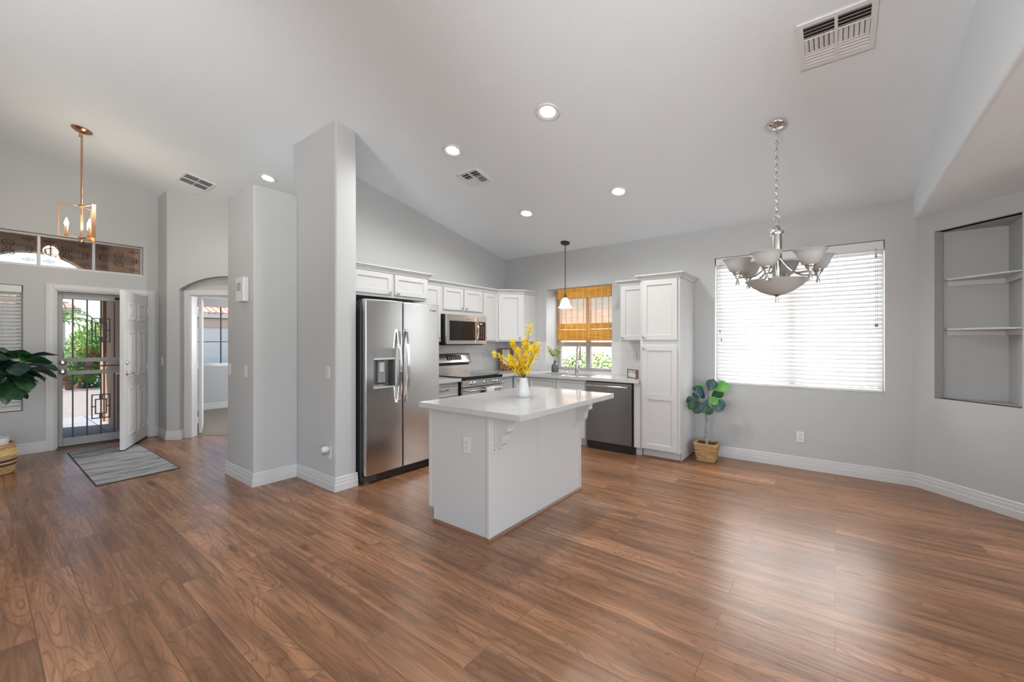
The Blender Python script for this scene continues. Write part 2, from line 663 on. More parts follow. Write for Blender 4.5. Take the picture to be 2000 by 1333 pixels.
def rug_mat():
    m, N, L, p = nodes_of('grey_streaked_rug')
    mp = mapped(N, L, (4.2, 0.9, 1))
    nz = N.new('ShaderNodeTexNoise')
    nz.inputs['Scale'].default_value = 2.4
    nz.inputs['Detail'].default_value = 9
    nz.inputs['Roughness'].default_value = 0.72
    L.new(mp.outputs[0], nz.inputs['Vector'])
    r = ramp(N, [(0.34, (0.10, 0.105, 0.11)), (0.45, (0.24, 0.245, 0.25)), (0.52, (0.36, 0.365, 0.37)), (0.7, (0.46, 0.465, 0.47))])
    L.new(nz.outputs['Fac'], r.inputs['Fac'])
    mp2 = mapped(N, L, (6.0, 1.2, 1))
    n2 = N.new('ShaderNodeTexNoise')
    n2.inputs['Scale'].default_value = 1.3
    n2.inputs['Detail'].default_value = 3
    L.new(mp2.outputs[0], n2.inputs['Vector'])
    mr = N.new('ShaderNodeMapRange')
    mr.inputs['From Min'].default_value = 0.58
    mr.inputs['From Max'].default_value = 0.75
    mr.inputs['To Max'].default_value = 0.6
    L.new(n2.outputs['Fac'], mr.inputs['Value'])
    mx = N.new('ShaderNodeMix'); mx.data_type = 'RGBA'
    mx.inputs['B'].default_value = (0.34, 0.17, 0.16, 1)
    L.new(mr.outputs[0], mx.inputs['Factor'])
    L.new(r.outputs['Color'], mx.inputs['A'])
    L.new(mx.outputs['Result'], p.inputs['Base Color'])
    p.inputs['Roughness'].default_value = 0.95
    return m


def stripes(name, c1, c2, scale, rough=0.6, axis='Z', dist=0.8, trans=0.0):
    """woven / fibrous stripes across an axis"""
    m, N, L, p = nodes_of(name)
    s = {'Z': (3, 3, scale), 'X': (scale, 3, 3), 'Y': (3, scale, 3)}[axis]
    mp = mapped(N, L, s)
    nz = N.new('ShaderNodeTexNoise')
    nz.inputs['Scale'].default_value = 1
    nz.inputs['Detail'].default_value = 4
    nz.inputs['Distortion'].default_value = dist
    L.new(mp.outputs[0], nz.inputs['Vector'])
    r = ramp(N, [(0.35, c1), (0.65, c2)])
    L.new(nz.outputs['Fac'], r.inputs['Fac'])
    L.new(r.outputs['Color'], p.inputs['Base Color'])
    p.inputs['Roughness'].default_value = rough
    if trans:
        out = N['Material Output']
        t = N.new('ShaderNodeBsdfTranslucent')
        L.new(r.outputs['Color'], t.inputs['Color'])
        mx = N.new('ShaderNodeMixShader')
        mx.inputs['Fac'].default_value = trans
        L.new(p.outputs[0], mx.inputs[1])
        L.new(t.outputs[0], mx.inputs[2])
        L.new(mx.outputs[0], out.inputs['Surface'])
    return m


def leafmat(name, c1, c2, rough=0.38):
    m, N, L, p = nodes_of(name)
    mp = mapped(N, L, (9, 9, 9))
    nz = N.new('ShaderNodeTexNoise')
    nz.inputs['Scale'].default_value = 1.5
    nz.inputs['Detail'].default_value = 4
    L.new(mp.outputs[0], nz.inputs['Vector'])
    r = ramp(N, [(0.35, c1), (0.65, c2)])
    L.new(nz.outputs['Fac'], r.inputs['Fac'])
    L.new(r.outputs['Color'], p.inputs['Base Color'])
    p.inputs['Roughness'].default_value = rough
    t = N.new('ShaderNodeBsdfTranslucent')
    L.new(r.outputs['Color'], t.inputs['Color'])
    mx = N.new('ShaderNodeMixShader')
    mx.inputs['Fac'].default_value = 0.18
    L.new(p.outputs[0], mx.inputs[1])
    L.new(t.outputs[0], mx.inputs[2])
    L.new(mx.outputs[0], N['Material Output'].inputs['Surface'])
    return m


WALL = mat('wall_paint_grey', (0.455, 0.463, 0.466), 0.62, spec=0.3, bump=0.12, bscale=110)
CEIL = mat('ceiling_paint', (0.775, 0.83, 0.865), 0.75, spec=0.2, bump=0.15, bscale=95)
TRIM = mat('trim_white', (0.57, 0.572, 0.572), 0.4)
CAB = mat('cabinet_white', (0.54, 0.541, 0.540), 0.36)
DOORW = mat('door_white', (0.66, 0.657, 0.653), 0.42)
PLATE = mat('plate_white', (0.64, 0.64, 0.632), 0.35)
WOOD = wood_floor()
QUARTZ = quartz()
TILE = brickmat('white_subway_tile', (0.60, 0.60, 0.597), (0.62, 0.62, 0.617), (0.52, 0.52, 0.517), 0.305, 0.102, 0.002, 0.16, 'XZ', 0.25)
TILEY = brickmat('white_subway_tile_side', (0.60, 0.60, 0.597), (0.62, 0.62, 0.617), (0.52, 0.52, 0.517), 0.305, 0.102, 0.002, 0.16, 'YZ', 0.25)
STEEL = brushed_steel('brushed_steel', (0.72, 0.72, 0.715), 0.19)
STEELH = brushed_steel('brushed_steel_wide', (0.62, 0.62, 0.61), 0.25, 'Y')
STEELD = brushed_steel('brushed_steel_dark', (0.24, 0.24, 0.24), 0.3, 'X')
NICKEL = mat('brushed_nickel', (0.52, 0.50, 0.47), 0.24, 1.0)
CHROME = mat('polished_steel', (0.75, 0.75, 0.75), 0.12, 1.0)
DARKMETAL = mat('dark_bronze', (0.06, 0.055, 0.05), 0.4, 0.6)
COPPER = mat('rose_gold_metal', (0.62, 0.36, 0.22), 0.22, 1.0)
BLACK = mat('black_plastic', (0.012, 0.012, 0.012), 0.35)
BLACKG = mat('black_glass', (0.010, 0.010, 0.011), 0.06)
GREYP = mat('grey_plastic', (0.22, 0.22, 0.22), 0.45)
DGREY = mat('dark_grey_enamel', (0.045, 0.045, 0.047), 0.4)
LGREY = mat('light_grey_plastic', (0.5, 0.5, 0.5), 0.4)
VENT = mat('vent_white', (0.72, 0.73, 0.74), 0.5)
VOID = mat('vent_dark_interior', (0.02, 0.02, 0.02), 0.9)
GLASS = thin_glass('window_glass', gloss=0.02)
GLASSD = thin_glass('screen_door_glass', (0.86, 0.88, 0.90), 0.004)
ALU = mat('window_frame_grey', (0.40, 0.40, 0.41), 0.45, 0.3)
SECURE = mat('security_door_grey', (0.33, 0.325, 0.315), 0.5, 0.2)
SECBAR = mat('security_bar_dark', (0.055, 0.055, 0.06), 0.5, 0.3)
SLAT = translucent('blind_slat_white', (0.70, 0.70, 0.695), 0.25, 0.04)
VALANCE = mat('blind_valance_white', (0.62, 0.62, 0.616), 0.5)
FROST = translucent('frosted_glass', (0.60, 0.60, 0.595), 0.35, 0.08)
LAMPON = mat('lit_lens', (1, 1, 1), 0.4, emit=14.0, ecol=(1.0, 0.98, 0.95))
SHADEON = mat('lit_glass_shade', (1, 1, 1), 0.3, emit=1.6, ecol=(1.0, 0.99, 0.96))
FLAME = mat('lit_candle_bulb', (1, 0.9, 0.7), 0.3, emit=30.0, ecol=(1.0, 0.82, 0.55))
BAMBOO = stripes('bamboo_golden', (0.42, 0.17, 0.015), (0.74, 0.37, 0.04), 190, 0.6, 'Z', 0.3, 0.15)
REED = stripes('bamboo_reed', (0.50, 0.26, 0.10), (0.72, 0.46, 0.22), 200, 0.6, 'Z', 0.5, 0.35)
THREAD = mat('pale_thread', (0.75, 0.68, 0.5), 0.8)
RUG = rug_mat()
RUGE = mat('rug_dark_edge', (0.05, 0.045, 0.04), 0.9)
CARPET = mat('bedroom_carpet', (0.27, 0.225, 0.19), 0.95, bump=0.6, bscale=300, var=0.12, vscale=6)
BROWNT = mat('brown_shoe_moulding', (0.20, 0.095, 0.05), 0.4)
CERAM = mat('white_ceramic', (0.66, 0.66, 0.656), 0.35)
GVASE = mat('grey_ribbed_ceramic', (0.09, 0.09, 0.095), 0.55, bump=0.3, bscale=60)
YEL = [translucent('forsythia_yellow', (0.88, 0.68, 0.010), 0.3), translucent('forsythia_orange', (0.90, 0.56, 0.008), 0.3), translucent('forsythia_pale', (0.88, 0.76, 0.14), 0.3)]
TWIG = mat('brown_twig', (0.13, 0.06, 0.025), 0.7)
GSTEM = mat('green_stem', (0.22, 0.30, 0.08), 0.6)
GLF = [translucent('sprig_green', (0.40, 0.48, 0.05), 0.3), translucent('sprig_yellow', (0.62, 0.60, 0.10), 0.3), translucent('sprig_white', (0.82, 0.82, 0.80), 0.3)]
LEAF = [leafmat('fig_leaf_dark', (0.006, 0.028, 0.022), (0.018, 0.060, 0.042)), leafmat('fig_leaf_mid', (0.010, 0.050, 0.022), (0.030, 0.105, 0.035)), leafmat('fig_leaf_light', (0.050, 0.20, 0.025), (0.12, 0.36, 0.05))]
LEAF2 = [leafmat('teal_leaf_dark', (0.010, 0.048, 0.050), (0.030, 0.105, 0.095)), LEAF[1], leafmat('bright_leaf', (0.07, 0.27, 0.035), (0.14, 0.42, 0.07))]
BARKP = stripes('pale_bark', (0.16, 0.15, 0.14), (0.48, 0.46, 0.44), 60, 0.8, 'Z', 2.0)
STRAW = stripes('seagrass', (0.26, 0.13, 0.05), (0.62, 0.40, 0.19), 70, 0.8, 'Z', 3.0)
STRAWY = stripes('seagrass_yellow', (0.45, 0.32, 0.10), (0.72, 0.56, 0.24), 70, 0.8, 'Z', 3.0)
STRAWB = mat('seagrass_black', (0.03, 0.028, 0.025), 0.8)
SOIL = mat('moss_soil', (0.055, 0.05, 0.03), 0.95, bump=1.0, bscale=160, var=0.5, vscale=60)
BOARDW = stripes('brown_board_wood', (0.10, 0.035, 0.015), (0.36, 0.15, 0.045), 14, 0.5, 'X', 1.2)
PAPER = mat('cream_paper', (0.72, 0.68, 0.56), 0.8)
INK = mat('dark_ink', (0.03, 0.028, 0.03), 0.7)
SIGNW = mat('sign_white', (0.78, 0.77, 0.75), 0.6)
SIGNF = mat('sign_frame_wood', (0.22, 0.13, 0.09), 0.6)
TOWEL = mat('white_towel', (0.70, 0.70, 0.69), 0.95, bump=0.4, bscale=250)
LEAD = mat('lead_came', (0.015, 0.015, 0.015), 0.5, 0.5)
BEVELG = thin_glass('bevelled_clear_glass', (0.86, 0.88, 0.9), 0.06)
STUCCO = mat('tan_stucco', (0.46, 0.30, 0.20), 0.9, bump=0.4, bscale=60)
STUCCOL = mat('cream_stucco', (0.66, 0.60, 0.54), 0.9, bump=0.4, bscale=60)
CONC = brickmat('porch_concrete', (0.30, 0.31, 0.32), (0.32, 0.33, 0.34), (0.09, 0.09, 0.09), 1.25, 1.25, 0.008, 0.8, 'XY', 0.5, 0.0)
CONCL = mat('walk_concrete', (0.36, 0.35, 0.335), 0.9, var=0.1, vscale=3)
GRAVEL = mat('desert_gravel', (0.31, 0.265, 0.23), 0.95, bump=1.0, bscale=28, var=0.45, vscale=22)
ASPHALT = mat('street_asphalt', (0.36, 0.37, 0.38), 0.9)
TRUNK = stripes('palm_trunk', (0.11, 0.06, 0.035), (0.34, 0.20, 0.12), 26, 0.9, 'Z', 3.0)
FROND = leafmat('palm_frond', (0.08, 0.17, 0.03), (0.24, 0.36, 0.08), 0.6)
FRONDD = leafmat('dry_palm_frond', (0.42, 0.16, 0.05), (0.60, 0.30, 0.12), 0.7)
BUSHM = [leafmat('shrub_dark', (0.03, 0.11, 0.02), (0.08, 0.22, 0.04), 0.6), leafmat('shrub_lime', (0.20, 0.36, 0.04), (0.42, 0.58, 0.10), 0.6), leafmat('shrub_green', (0.09, 0.25, 0.03), (0.22, 0.44, 0.08), 0.6)]
BLOCKW = brickmat('pink_block_wall', (0.80, 0.66, 0.58), (0.84, 0.70, 0.62), (0.66, 0.53, 0.46), 0.41, 0.205, 0.008, 0.9, 'XZ', 0.4)
HOUSEW = mat('house_wall_pale', (0.62, 0.60, 0.58), 0.9)
HOUSEB = mat('house_wall_beige', (0.62, 0.52, 0.44), 0.9)
HOUSEG = mat('garage_door_cream', (0.72, 0.70, 0.64), 0.7)
ROOFT = brickmat('clay_roof_tile', (0.55, 0.28, 0.20), (0.66, 0.38, 0.28), (0.16, 0.08, 0.06), 0.28, 0.36, 0.03, 0.9, 'YZ', 0.8)

# ------------------------------------------------------------------ setting: floor, ceiling, walls


def cz(y):
    z = 2.707 + 0.193 * (5.385 - y)
    return z if y > -0.4 else 2 * (2.707 + 0.193 * 5.785) - z


def cxy(x, y):
    return cz(y) + 0.012


f_ = MB()
f_.prism([(-7.78, -4.65), (4.1, -4.65), (4.1, 5.6), (-4.4, 5.6), (-4.4, 4.0), (-5.2, 4.0), (-7.72, 1.48), (-7.78, 1.48)], -0.12, 0.0)
struct(f_.build('floor', WOOD))
f_ = MB()
f_.prism([(-9.84, 1.5), (-7.68, 1.5), (-5.2, 3.98), (-4.5, 3.98), (-4.5, 5.6), (-9.84, 5.6)], -0.12, 0.004)
struct(f_.build('floor_bedroom', CARPET))

c_ = MB()
for y0, y1 in ((-4.75, -0.4), (-0.4, 5.6)):
    c_.hexa([(-7.9, y0, cz(y0)), (4.2, y0, cz(y0)), (4.2, y1, cz(y1)), (-7.9, y1, cz(y1)),
             (-7.9, y0, cz(y0) + .12), (4.2, y0, cz(y0) + .12), (4.2, y1, cz(y1) + .12), (-7.9, y1, cz(y1) + .12)])
struct(c_.build('ceiling', CEIL))
# dropped soffit on the right: rounded lower edge, flat underside
prof = [(0.58, 4.05)]
for k in range(7):
    th = R(180 + 15 * k)
    prof.append((0.605 + 0.025 * math.cos(th), 2.525 + 0.025 * math.sin(th)))
prof += [(4.12, 2.5), (4.12, 4.05)]
s_ = MB()
s_.extr([(x, 5.55, z) for x, z in prof], (0, -3.35, 0))
struct(s_.build('ceiling_soffit', CEIL, smooth=True))
# bedroom ceiling
s_ = MB()
s_.prism([(-9.97, 1.47), (-7.86, 1.47), (-7.80, 1.66), (-7.45, 1.80), (-5.25, 4.0), (-5.2, 5.6), (-9.97, 5.6)], 2.45, 2.55)
struct(s_.build('ceiling_bedroom', CEIL))


def wall(name, p0, p1, thick, top, openings=(), m=WALL, side=1, z0=0.0):
    p0, p1 = Vector(p0), Vector(p1)
    d = (p1 - p0)
    Ln = d.length
    d.normalize()
    n = Vector((d.y, -d.x)) * side * thick
    cuts = sorted(set([0.0, Ln] + [c for o in openings for c in o[:2]]))
    mb = MB()
    tf = top if callable(top) else (lambda x, y: top)
    for a, b in zip(cuts[:-1], cuts[1:]):
        mid = (a + b) / 2
        ops = sorted([(o[2], o[3]) for o in openings if o[0] < mid < o[1]])
        lo = z0
        spans = []
        for q0, q1 in ops:
            if q0 > lo + 1e-6:
                spans.append((lo, q0))
            lo = q1
        spans.append((lo, None))
        A, B = p0 + d * a, p0 + d * b
        C, D = B + n, A + n
        for q0, q1 in spans:
            tz = [(tf(v.x, v.y) if q1 is None else q1) for v in (A, B, C, D)]
            mb.hexa([(A.x, A.y, q0), (B.x, B.y, q0), (C.x, C.y, q0), (D.x, D.y, q0),
                     (A.x, A.y, tz[0]), (B.x, B.y, tz[1]), (C.x, C.y, tz[2]), (D.x, D.y, tz[3])])
    return struct(mb.build(name, m))


# back wall (kitchen and dining), interior face y = 5.40
SW = (-3.514, -2.437, 0.86, 2.15)      # sink window opening
DW = (-1.131, 0.380, 0.85, 2.342)      # dining window opening
X0 = -4.44
wall('wall_back', (X0, 5.40), (1.30, 5.40), 0.15, cxy,
     [(SW[0] - X0, SW[1] - X0, SW[2], SW[3]), (DW[0] - X0, DW[1] - X0, DW[2], DW[3])], side=-1)
# deep sink-window recess
w_ = MB()
w_.box(SW[0] - .1, SW[0], 5.552, 5.85, .76, 2.25)
w_.box(SW[1], SW[1] + .1, 5.552, 5.85, .76, 2.25)
w_.box(SW[0], SW[1], 5.552, 5.85, 2.15, 2.25)
w_.box(SW[0], SW[1], 5.552, 5.85, .76, .86)
struct(w_.build('wall_recess', WALL))
# kitchen left wall
wall('wall_left', (-4.32, 2.2), (-4.32, 5.4), 0.12, cxy, side=-1)
# fridge wing wall with bullnose edges
w_ = MB()
w_.prism(rounded([(-4.36, 2.0), (-3.56, 2.0), (-3.56, 2.212), (-4.36, 2.212)], [0.0, 0.022, 0.022, 0.0]), 0, cxy)
struct(w_.build('wall_wing', WALL, smooth=True))
w_ = MB()
w_.prism(rounded([(-4.94, 1.60), (-4.285, 1.60), (-4.285, 1.998), (-4.36, 1.998), (-4.36, 2.9), (-4.94, 2.9)], [0.022, 0.022, 0, 0, 0, 0]), 0, 2.82)
struct(w_.build('wall_stub', WALL, smooth=True))
# entry wall x = -7.70
EY = -4.5
wall('wall_front', (-7.70, EY), (-7.70, 1.64), 0.15, cxy,
     [(-.53 - EY, .367 - EY, .52, 2.03), (.63 - EY, 1.515 - EY, 0.0, 2.0), (-.95 - EY, 1.468 - EY, 2.28, 2.68)], side=-1)
# jog beside the door and the 45 degree hall wall with the arched recess
w_ = MB()
w_.prism([(-7.698, 1.63), (-7.29, 1.63), (-7.29, 1.74), (-7.698, 1.74)], 0, cxy)
struct(w_.build('wall_jog', WALL))
DG = Frame((-7.26, 1.63), (1, 1), (1, -1))
LD = 2.6
pts = [(0.0, 0), (0.155, 0), (0.155, 2.075)]
cxa, hw, rise = 0.75, 0.595, 0.19
Ra = (hw * hw + rise * rise) / (2 * rise)
for k in range(1, 20):
    t = -hw + 2 * hw * k / 20
    pts.append((cxa + t, 2.075 + rise - Ra + math.sqrt(Ra * Ra - t * t)))
pts += [(1.345, 2.075), (1.345, 0), (LD, 0), (LD, 'T'), (0.0, 'T')]
p3 = []
for a, z in pts:
    v = DG.P(a, 0, 0)
    p3.append(Vector((v.x, v.y, cz(v.y) + .012 if z == 'T' else z)))
w_ = MB()
w_.extr(p3, DG.n * -0.10)
struct(w_.build('wall_hall_arch', WALL))
# inner leaf of that wall, with the bedroom doorway
w_ = MB()
DG.box(w_, 0.0, 0.235, -0.24, -0.102, 0, 3.3)
DG.box(w_, 1.265, LD, -0.24, -0.102, 0, 3.0)
DG.box(w_, 0.235, 1.265, -0.24, -0.102, 2.01, 3.1)
struct(w_.build('wall_hall_inner', WALL))
wall('wall_hall_end', (-5.42, 3.45), (-4.4, 3.45), 0.12, 3.2, side=-1)
# bedroom shell
wall('wall_bedroom_front', (-9.82, 1.5), (-9.82, 5.6), 0.15, 2.5, [(2.62 - 1.5, 4.1 - 1.5, .86, 2.25)], side=-1)
wall('wall_bedroom_far', (-9.82, 5.5), (-4.6, 5.5), 0.12, 2.5, [(1.32, 3.32, .9, 2.2)], side=-1)  # hidden opening invented for the added bedroom lamp
w_ = MB()
w_.box(-9.97, -7.851, 1.46, 1.52, -.12, 2.5)
struct(w_.build('wall_bedroom_side', WALL))
# right side: wall with the diagonal niche, beyond it an unseen bay, opened for the added fill lamp
wall('wall_right', (1.17, 5.4), (1.17, 3.9), 0.13, 2.52, side=-1)
wall('wall_right_return', (1.17, 3.9), (4.02, 3.9), 0.13, 2.52, side=-1)
wall('wall_bay', (4.0, 3.9), (4.0, -4.6), 0.13, lambda x, y: cz(y) if y < 2.1 else 2.52, [(1.9, 7.85, 0.15, 3.12)], side=-1)
wall('wall_rear', (4.0, -4.60), (-7.75, -4.60), 0.13, 3.1, [(4.2, 10.2, 0.45, 2.45)], side=-1)  # unseen rear opening put in for the fill lamp
RD = Frame((0.60, 5.40), (1, -1), (-1, -1))
LR = 0.806
w_ = MB()
RD.box(w_, 0, 0.150, -0.09, 0, 0, 2.52)
RD.box(w_, 0.741, LR + .12, -0.06, 0, 0, 2.52)
RD.box(w_, 0.150, 0.741, -0.09, 0, 0, 0.845)
RD.box(w_, 0.150, 0.741, -0.09, 0, 2.345, 2.52)
struct(w_.build('wall_niche', WALL, weld=True))
w_ = MB()
tri = [(0.66, 5.398), (1.168, 5.398), (1.168, 4.885)]
w_.prism(tri, 0.80, 0.845)
w_.prism(tri, 2.345, 2.40)
struct(w_.build('wall_niche_liner', WALL))

# ------------------------------------------------------------------ baseboards, casings
BB = [(0, 0), (0.017, 0), (0.017, 0.058), (0.013, 0.062), (0.013, 0.092), (0.009, 0.096), (0.009, 0.118), (0.003, 0.126), (0, 0.126)]


def baseboard(name, path, side):
    mb = MB()
    sweep(mb, BB, path, side)
    return struct(mb.build(name, TRIM))


baseboard('baseboard_back', [(-1.355, 5.40), (0.60, 5.40), (1.17, 4.83)], -1)
baseboard('baseboard_left', [(-4.94, 2.6), (-4.94, 1.60), (-4.285, 1.60), (-4.285, 2.0), (-3.56, 2.0), (-3.56, 2.215)], -1)
baseboard('baseboard_front', [(-7.70, -4.5), (-7.70, 0.548)], -1)
p0, p1 = DG.P(0.155, 0, 0), DG.P(0.155, -0.10, 0)
baseboard('baseboard_entry', [(-7.70, 1.600), (-7.70, 1.63), (-7.26, 1.63), (p0.x, p0.y), (p1.x, p1.y)], -1)
baseboard('baseboard_bedroom', [(-9.82, 1.55), (-9.82, 5.5)], -1)
baseboard('baseboard_right', [(1.17, 4.75), (1.17, 3.9), (4.0, 3.9)], -1)

# entry door casing (profiled boards) and jamb
FX = Frame((-7.70, 0.0), (0, 1), (1, 0))
t_ = MB()
for a0, a1, z0, z1 in ((.548, .632, 0, 2.072), (1.512, 1.597, 0, 2.072), (.632, 1.512, 2.0, 2.072)):
    FX.box(t_, a0, a1, 0, .018, z0, z1)
FX.box(t_, .565, .615, .018, .024, 0, 2.055)
FX.box(t_, 1.53, 1.58, .018, .024, 0, 2.055)
FX.box(t_, .615, 1.53, .018, .024, 2.018, 2.055)
FX.box(t_, .630, .648, -.148, 0, 0, 2.0)
FX.box(t_, 1.497, 1.514, -.148, 0, 0, 2.0)
FX.box(t_, .648, 1.497, -.148, 0, 1.984, 2.0)
struct(t_.build('trim_1', TRIM, bevel=.003))
t_ = MB()
FX.box(t_, .63, 1.515, -.16, 0.0, -.02, .012)
struct(t_.build('trim_2', DARKMETAL))
# bedroom door casing
DC = Frame((DG.P(0, -0.10, 0).x, DG.P(0, -0.10, 0).y), (1, 1), (1, -1))
t_ = MB()
for a0, a1, z0, z1 in ((.158, .243, 0, 2.075), (1.257, 1.342, 0, 2.075), (.243, 1.257, 2.005, 2.075)):
    DC.box(t_, a0, a1, 0, .018, z0, z1)
DC.box(t_, .178, .225, .018, .024, 0, 2.055)
DC.box(t_, .236, .252, -.138, 0, 0, 2.01)
DC.box(t_, 1.250, 1.264, -.138, 0, 0, 2.01)
DC.box(t_, .252, 1.250, -.138, 0, 1.994, 2.01)
struct(t_.build('trim_3', TRIM, bevel=.003))

# backsplash
t_ = MB()
t_.box(-4.306, SW[0], 5.389, 5.398, .90, 1.345)
t_.box(SW[1], -1.812, 5.389, 5.398, .90, 1.345)
struct(t_.build('wall_backsplash', TILE))
t_ = MB()
t_.box(-4.318, -4.308, 3.172, 5.398, .90, 1.345)
struct(t_.build('wall_backsplash_side', TILEY))

# ------------------------------------------------------------------ windows
BK = Frame((0, 5.40), (1, 0), (0, -1))     # faces -y; b>0 is into the room


def sliding_window(name, F, a0, a1, z0, z1, b, m=ALU, w=.045, mull=True, rail=None):
    fr = MB()
    F.box(fr, a0, a0 + w, b - .05, b, z0, z1)
    F.box(fr, a1 - w, a1, b - .05, b, z0, z1)
    F.box(fr, a0 + w, a1 - w, b - .05, b, z0, z0 + w)
    F.box(fr, a0 + w, a1 - w, b - .05, b, z1 - w, z1)
    if mull:
        c = (a0 + a1) / 2
        F.box(fr, c - w * .7, c + w * .7, b - .045, b + .008, z0 + w, z1 - w)
    if rail:
        F.box(fr, a0 + w, a1 - w, b - .044, b + .004, rail[0], rail[1])
    o = struct(fr.build(name, m, bevel=.002))
    g = MB()
    F.box(g, a0 + w, a1 - w, b - .03, b - .026, z0 + w, z1 - w)
    g.build('pane', GLASS, o)
    return o


sliding_window('window_1', BK, SW[0], SW[1], .903, 2.15, -.34, w=.05, rail=(1.275, 1.345))
sliding_window('window_2', BK, DW[0], DW[1], DW[2], DW[3], -.095, m=ALU)
sliding_window('window_3', FX, -.53, .367, .52, 2.03, -.09, m=TRIM)
BW = Frame((-9.82, 0), (0, 1), (1, 0))
o = sliding_window('window_4', BW, 2.62, 4.1, .86, 2.25, -.08, m=TRIM, mull=False)
g = MB()
for z in (1.345, 1.815):
    BW.box(g, 2.665, 4.055, -.115, -.105, z - .008, z + .008)
for a in (3.10, 3.58):
    BW.box(g, a - .012, a + .012, -.115, -.103, .9, 2.2)
g.build('grille', SECBAR, o)

# transom with leaded glass
TZ0, TZ1, TB = 2.28, 2.68, -.085
tr = MB()
w = .022
FX.box(tr, -.95, 1.468, TB - .03, TB + .02, TZ0, TZ0 + w)
FX.box(tr, -.95, 1.468, TB - .03, TB + .02, TZ1 - w, TZ1)
edges = [-.95, -.468, .014, .497, .979, 1.468]
for i, a in enumerate(edges):
    h2 = .014 if 0 < i < 5 else .022
    FX.box(tr, a - h2 if i else a, a + h2 if i < 5 else a, TB - .028, TB + .018, TZ0 + w, TZ1 - w)
tro = struct(tr.build('window_5', ALU, bevel=.002))
pg = MB()
for i in range(5):
    FX.box(pg, edges[i] + .014, edges[i + 1] - .014, TB - .006, TB - .002, TZ0 + w, TZ1 - w)
pg.build('pane', GLASS, tro)


def lead_pattern(mb, gl, ca, cz_):
    b = TB + .001

    def line(pts, r=.0022):
        mb.tube([FX.P(ca + a, b, cz_ + z) for a, z in pts], r, 6)

    def arc(c, rx_, rz_, a0, a1, n=12):
        return [(c[0] + rx_ * math.cos(R(a0 + (a1 - a0) * k / n)), c[1] + rz_ * math.sin(R(a0 + (a1 - a0) * k / n))) for k in range(n + 1)]
    for s in (-1, 1):
        line(arc((s * .10, 0), .092, .048, 0, 360, 24))
        line(arc((s * .10, 0), .092, .026, 0, 360, 24))
        line([(s * .01, 0), (s * .19, 0)])
        line(arc((s * .165, .022), .026, .022, -20, 300))
        line(arc((s * .165, -.022), .026, .022, 20, -300))
        line([(s * .175, .03), (s * .225, 0), (s * .175, -.03)])
        line([(s * .15, .04), (s * .175, .03)])
        line([(s * .15, -.04), (s * .175, -.03)])
        for t in (-1, 1):
            line(arc((s * .028, t * .062), .022, .020, 0, 360, 14))
            line(arc((s * .022, t * .032), .018, .018, 0, 360, 12))
    for t in (-1, 1):
        line([(-.05, t * .062), (0, t * .105), (.05, t * .062)])
        line([(-.05, t * .062), (0, t * .035), (.05, t * .062)])
    for s in (-1, 1):
        for t in (-1, 1):
            c = (s * .155, t * .125)
            line([(c[0] - .05, c[1]), (c[0] - .014, c[1] + .012), (c[0], c[1] + .03), (c[0] + .014, c[1] + .012), (c[0] + .05, c[1])], .0024)
            line([(c[0] - .05, c[1]), (c[0] - .014, c[1] - .012), (c[0], c[1] - .03), (c[0] + .014, c[1] - .012), (c[0] + .05, c[1])], .0024)
            line([(c[0] - .014, c[1] + .012), (c[0] + .014, c[1] - .012)], .002)
            line([(c[0] - .014, c[1] - .012), (c[0] + .014, c[1] + .012)], .002)
    for s in (-1, 1):
        gl.loops([[FX.P(ca + a, b - .002, cz_ + z) for a, z in arc((s * .10, 0), .088, .024, 0, 345, 23)]], 0, False, True)


ld, gl = MB(), MB()
for i in range(2, 5):
    lead_pattern(ld, gl, (edges[i] + edges[i + 1]) / 2, (TZ0 + TZ1) / 2)
ld.build('lead_came', LEAD, tro, smooth=True)
gl.build('bevelled_glass', BEVELG, tro)
t_ = MB()
FX.box(t_, -.95, 1.468, -.062, .004, 2.268, 2.284)
struct(t_.build('trim_4', TRIM))

# ------------------------------------------------------------------ doors
# entry door, standing open into the room
HX, HY = -7.688, 1.505
FD = Frame((HX, HY), (-6.862 - HX, 1.122 - HY), (0.42, 0.91))
DLEN = 0.875
d_ = MB()
FD.box(d_, 0, DLEN, -.045, 0, .022, 1.985)
door = struct(d_.build('door_1', DOORW, bevel=.003))
pn = MB()
rows = [(.16, .78), (.90, 1.50), (1.62, 1.86)]
for a0, a1 in ((.115, .395), (.48, .76)):
    for z0, z1 in rows:
        for b0, sg in ((0.0, 1), (-.045, -1)):
            mk = lambda ins, b: FD.rect(a0 + ins, a1 - ins, b0 + sg * b, z0 + ins, z1 - ins)
            pn.loops([mk(0, .0005), mk(.012, .008), mk(.030, .008), mk(.048, .002), mk(.06, .002), mk(.085, .009)], 0, False, True)
pn.build('raised_panels', DOORW, door)
for z in (.22, 1.0, 1.78):
    h = MB()
    h.cyl(FD.P(-.006, .004, z - .045), FD.P(-.006, .004, z + .045), .008, seg=10)
    FD.box(h, -.03, .0, -.001, .003, z - .045, z + .045)
    FD.box(h, -.002, .001, -.04, .0, z - .045, z + .045)
    h.build('hinge', CHROME if False else PLATE, door)
lv = MB()
for sg, b0 in ((1, 0.0), (-1, -.045)):
    lv.lathe([(.028, 0), (.028, .008), (.014, .012), (.011, .045)], FD.P(.805, b0, .955), FD.n * sg, 18)
    lv.tube([FD.P(.805, b0 + sg * .045, .955), FD.P(.76, b0 + sg * .05, .957), FD.P(.72, b0 + sg * .046, .95), FD.P(.69, b0 + sg * .044, .943)], [.011, .010, .009, .007], 10)
lv.build('lever_handle', NICKEL, door, smooth=True)
db = MB()
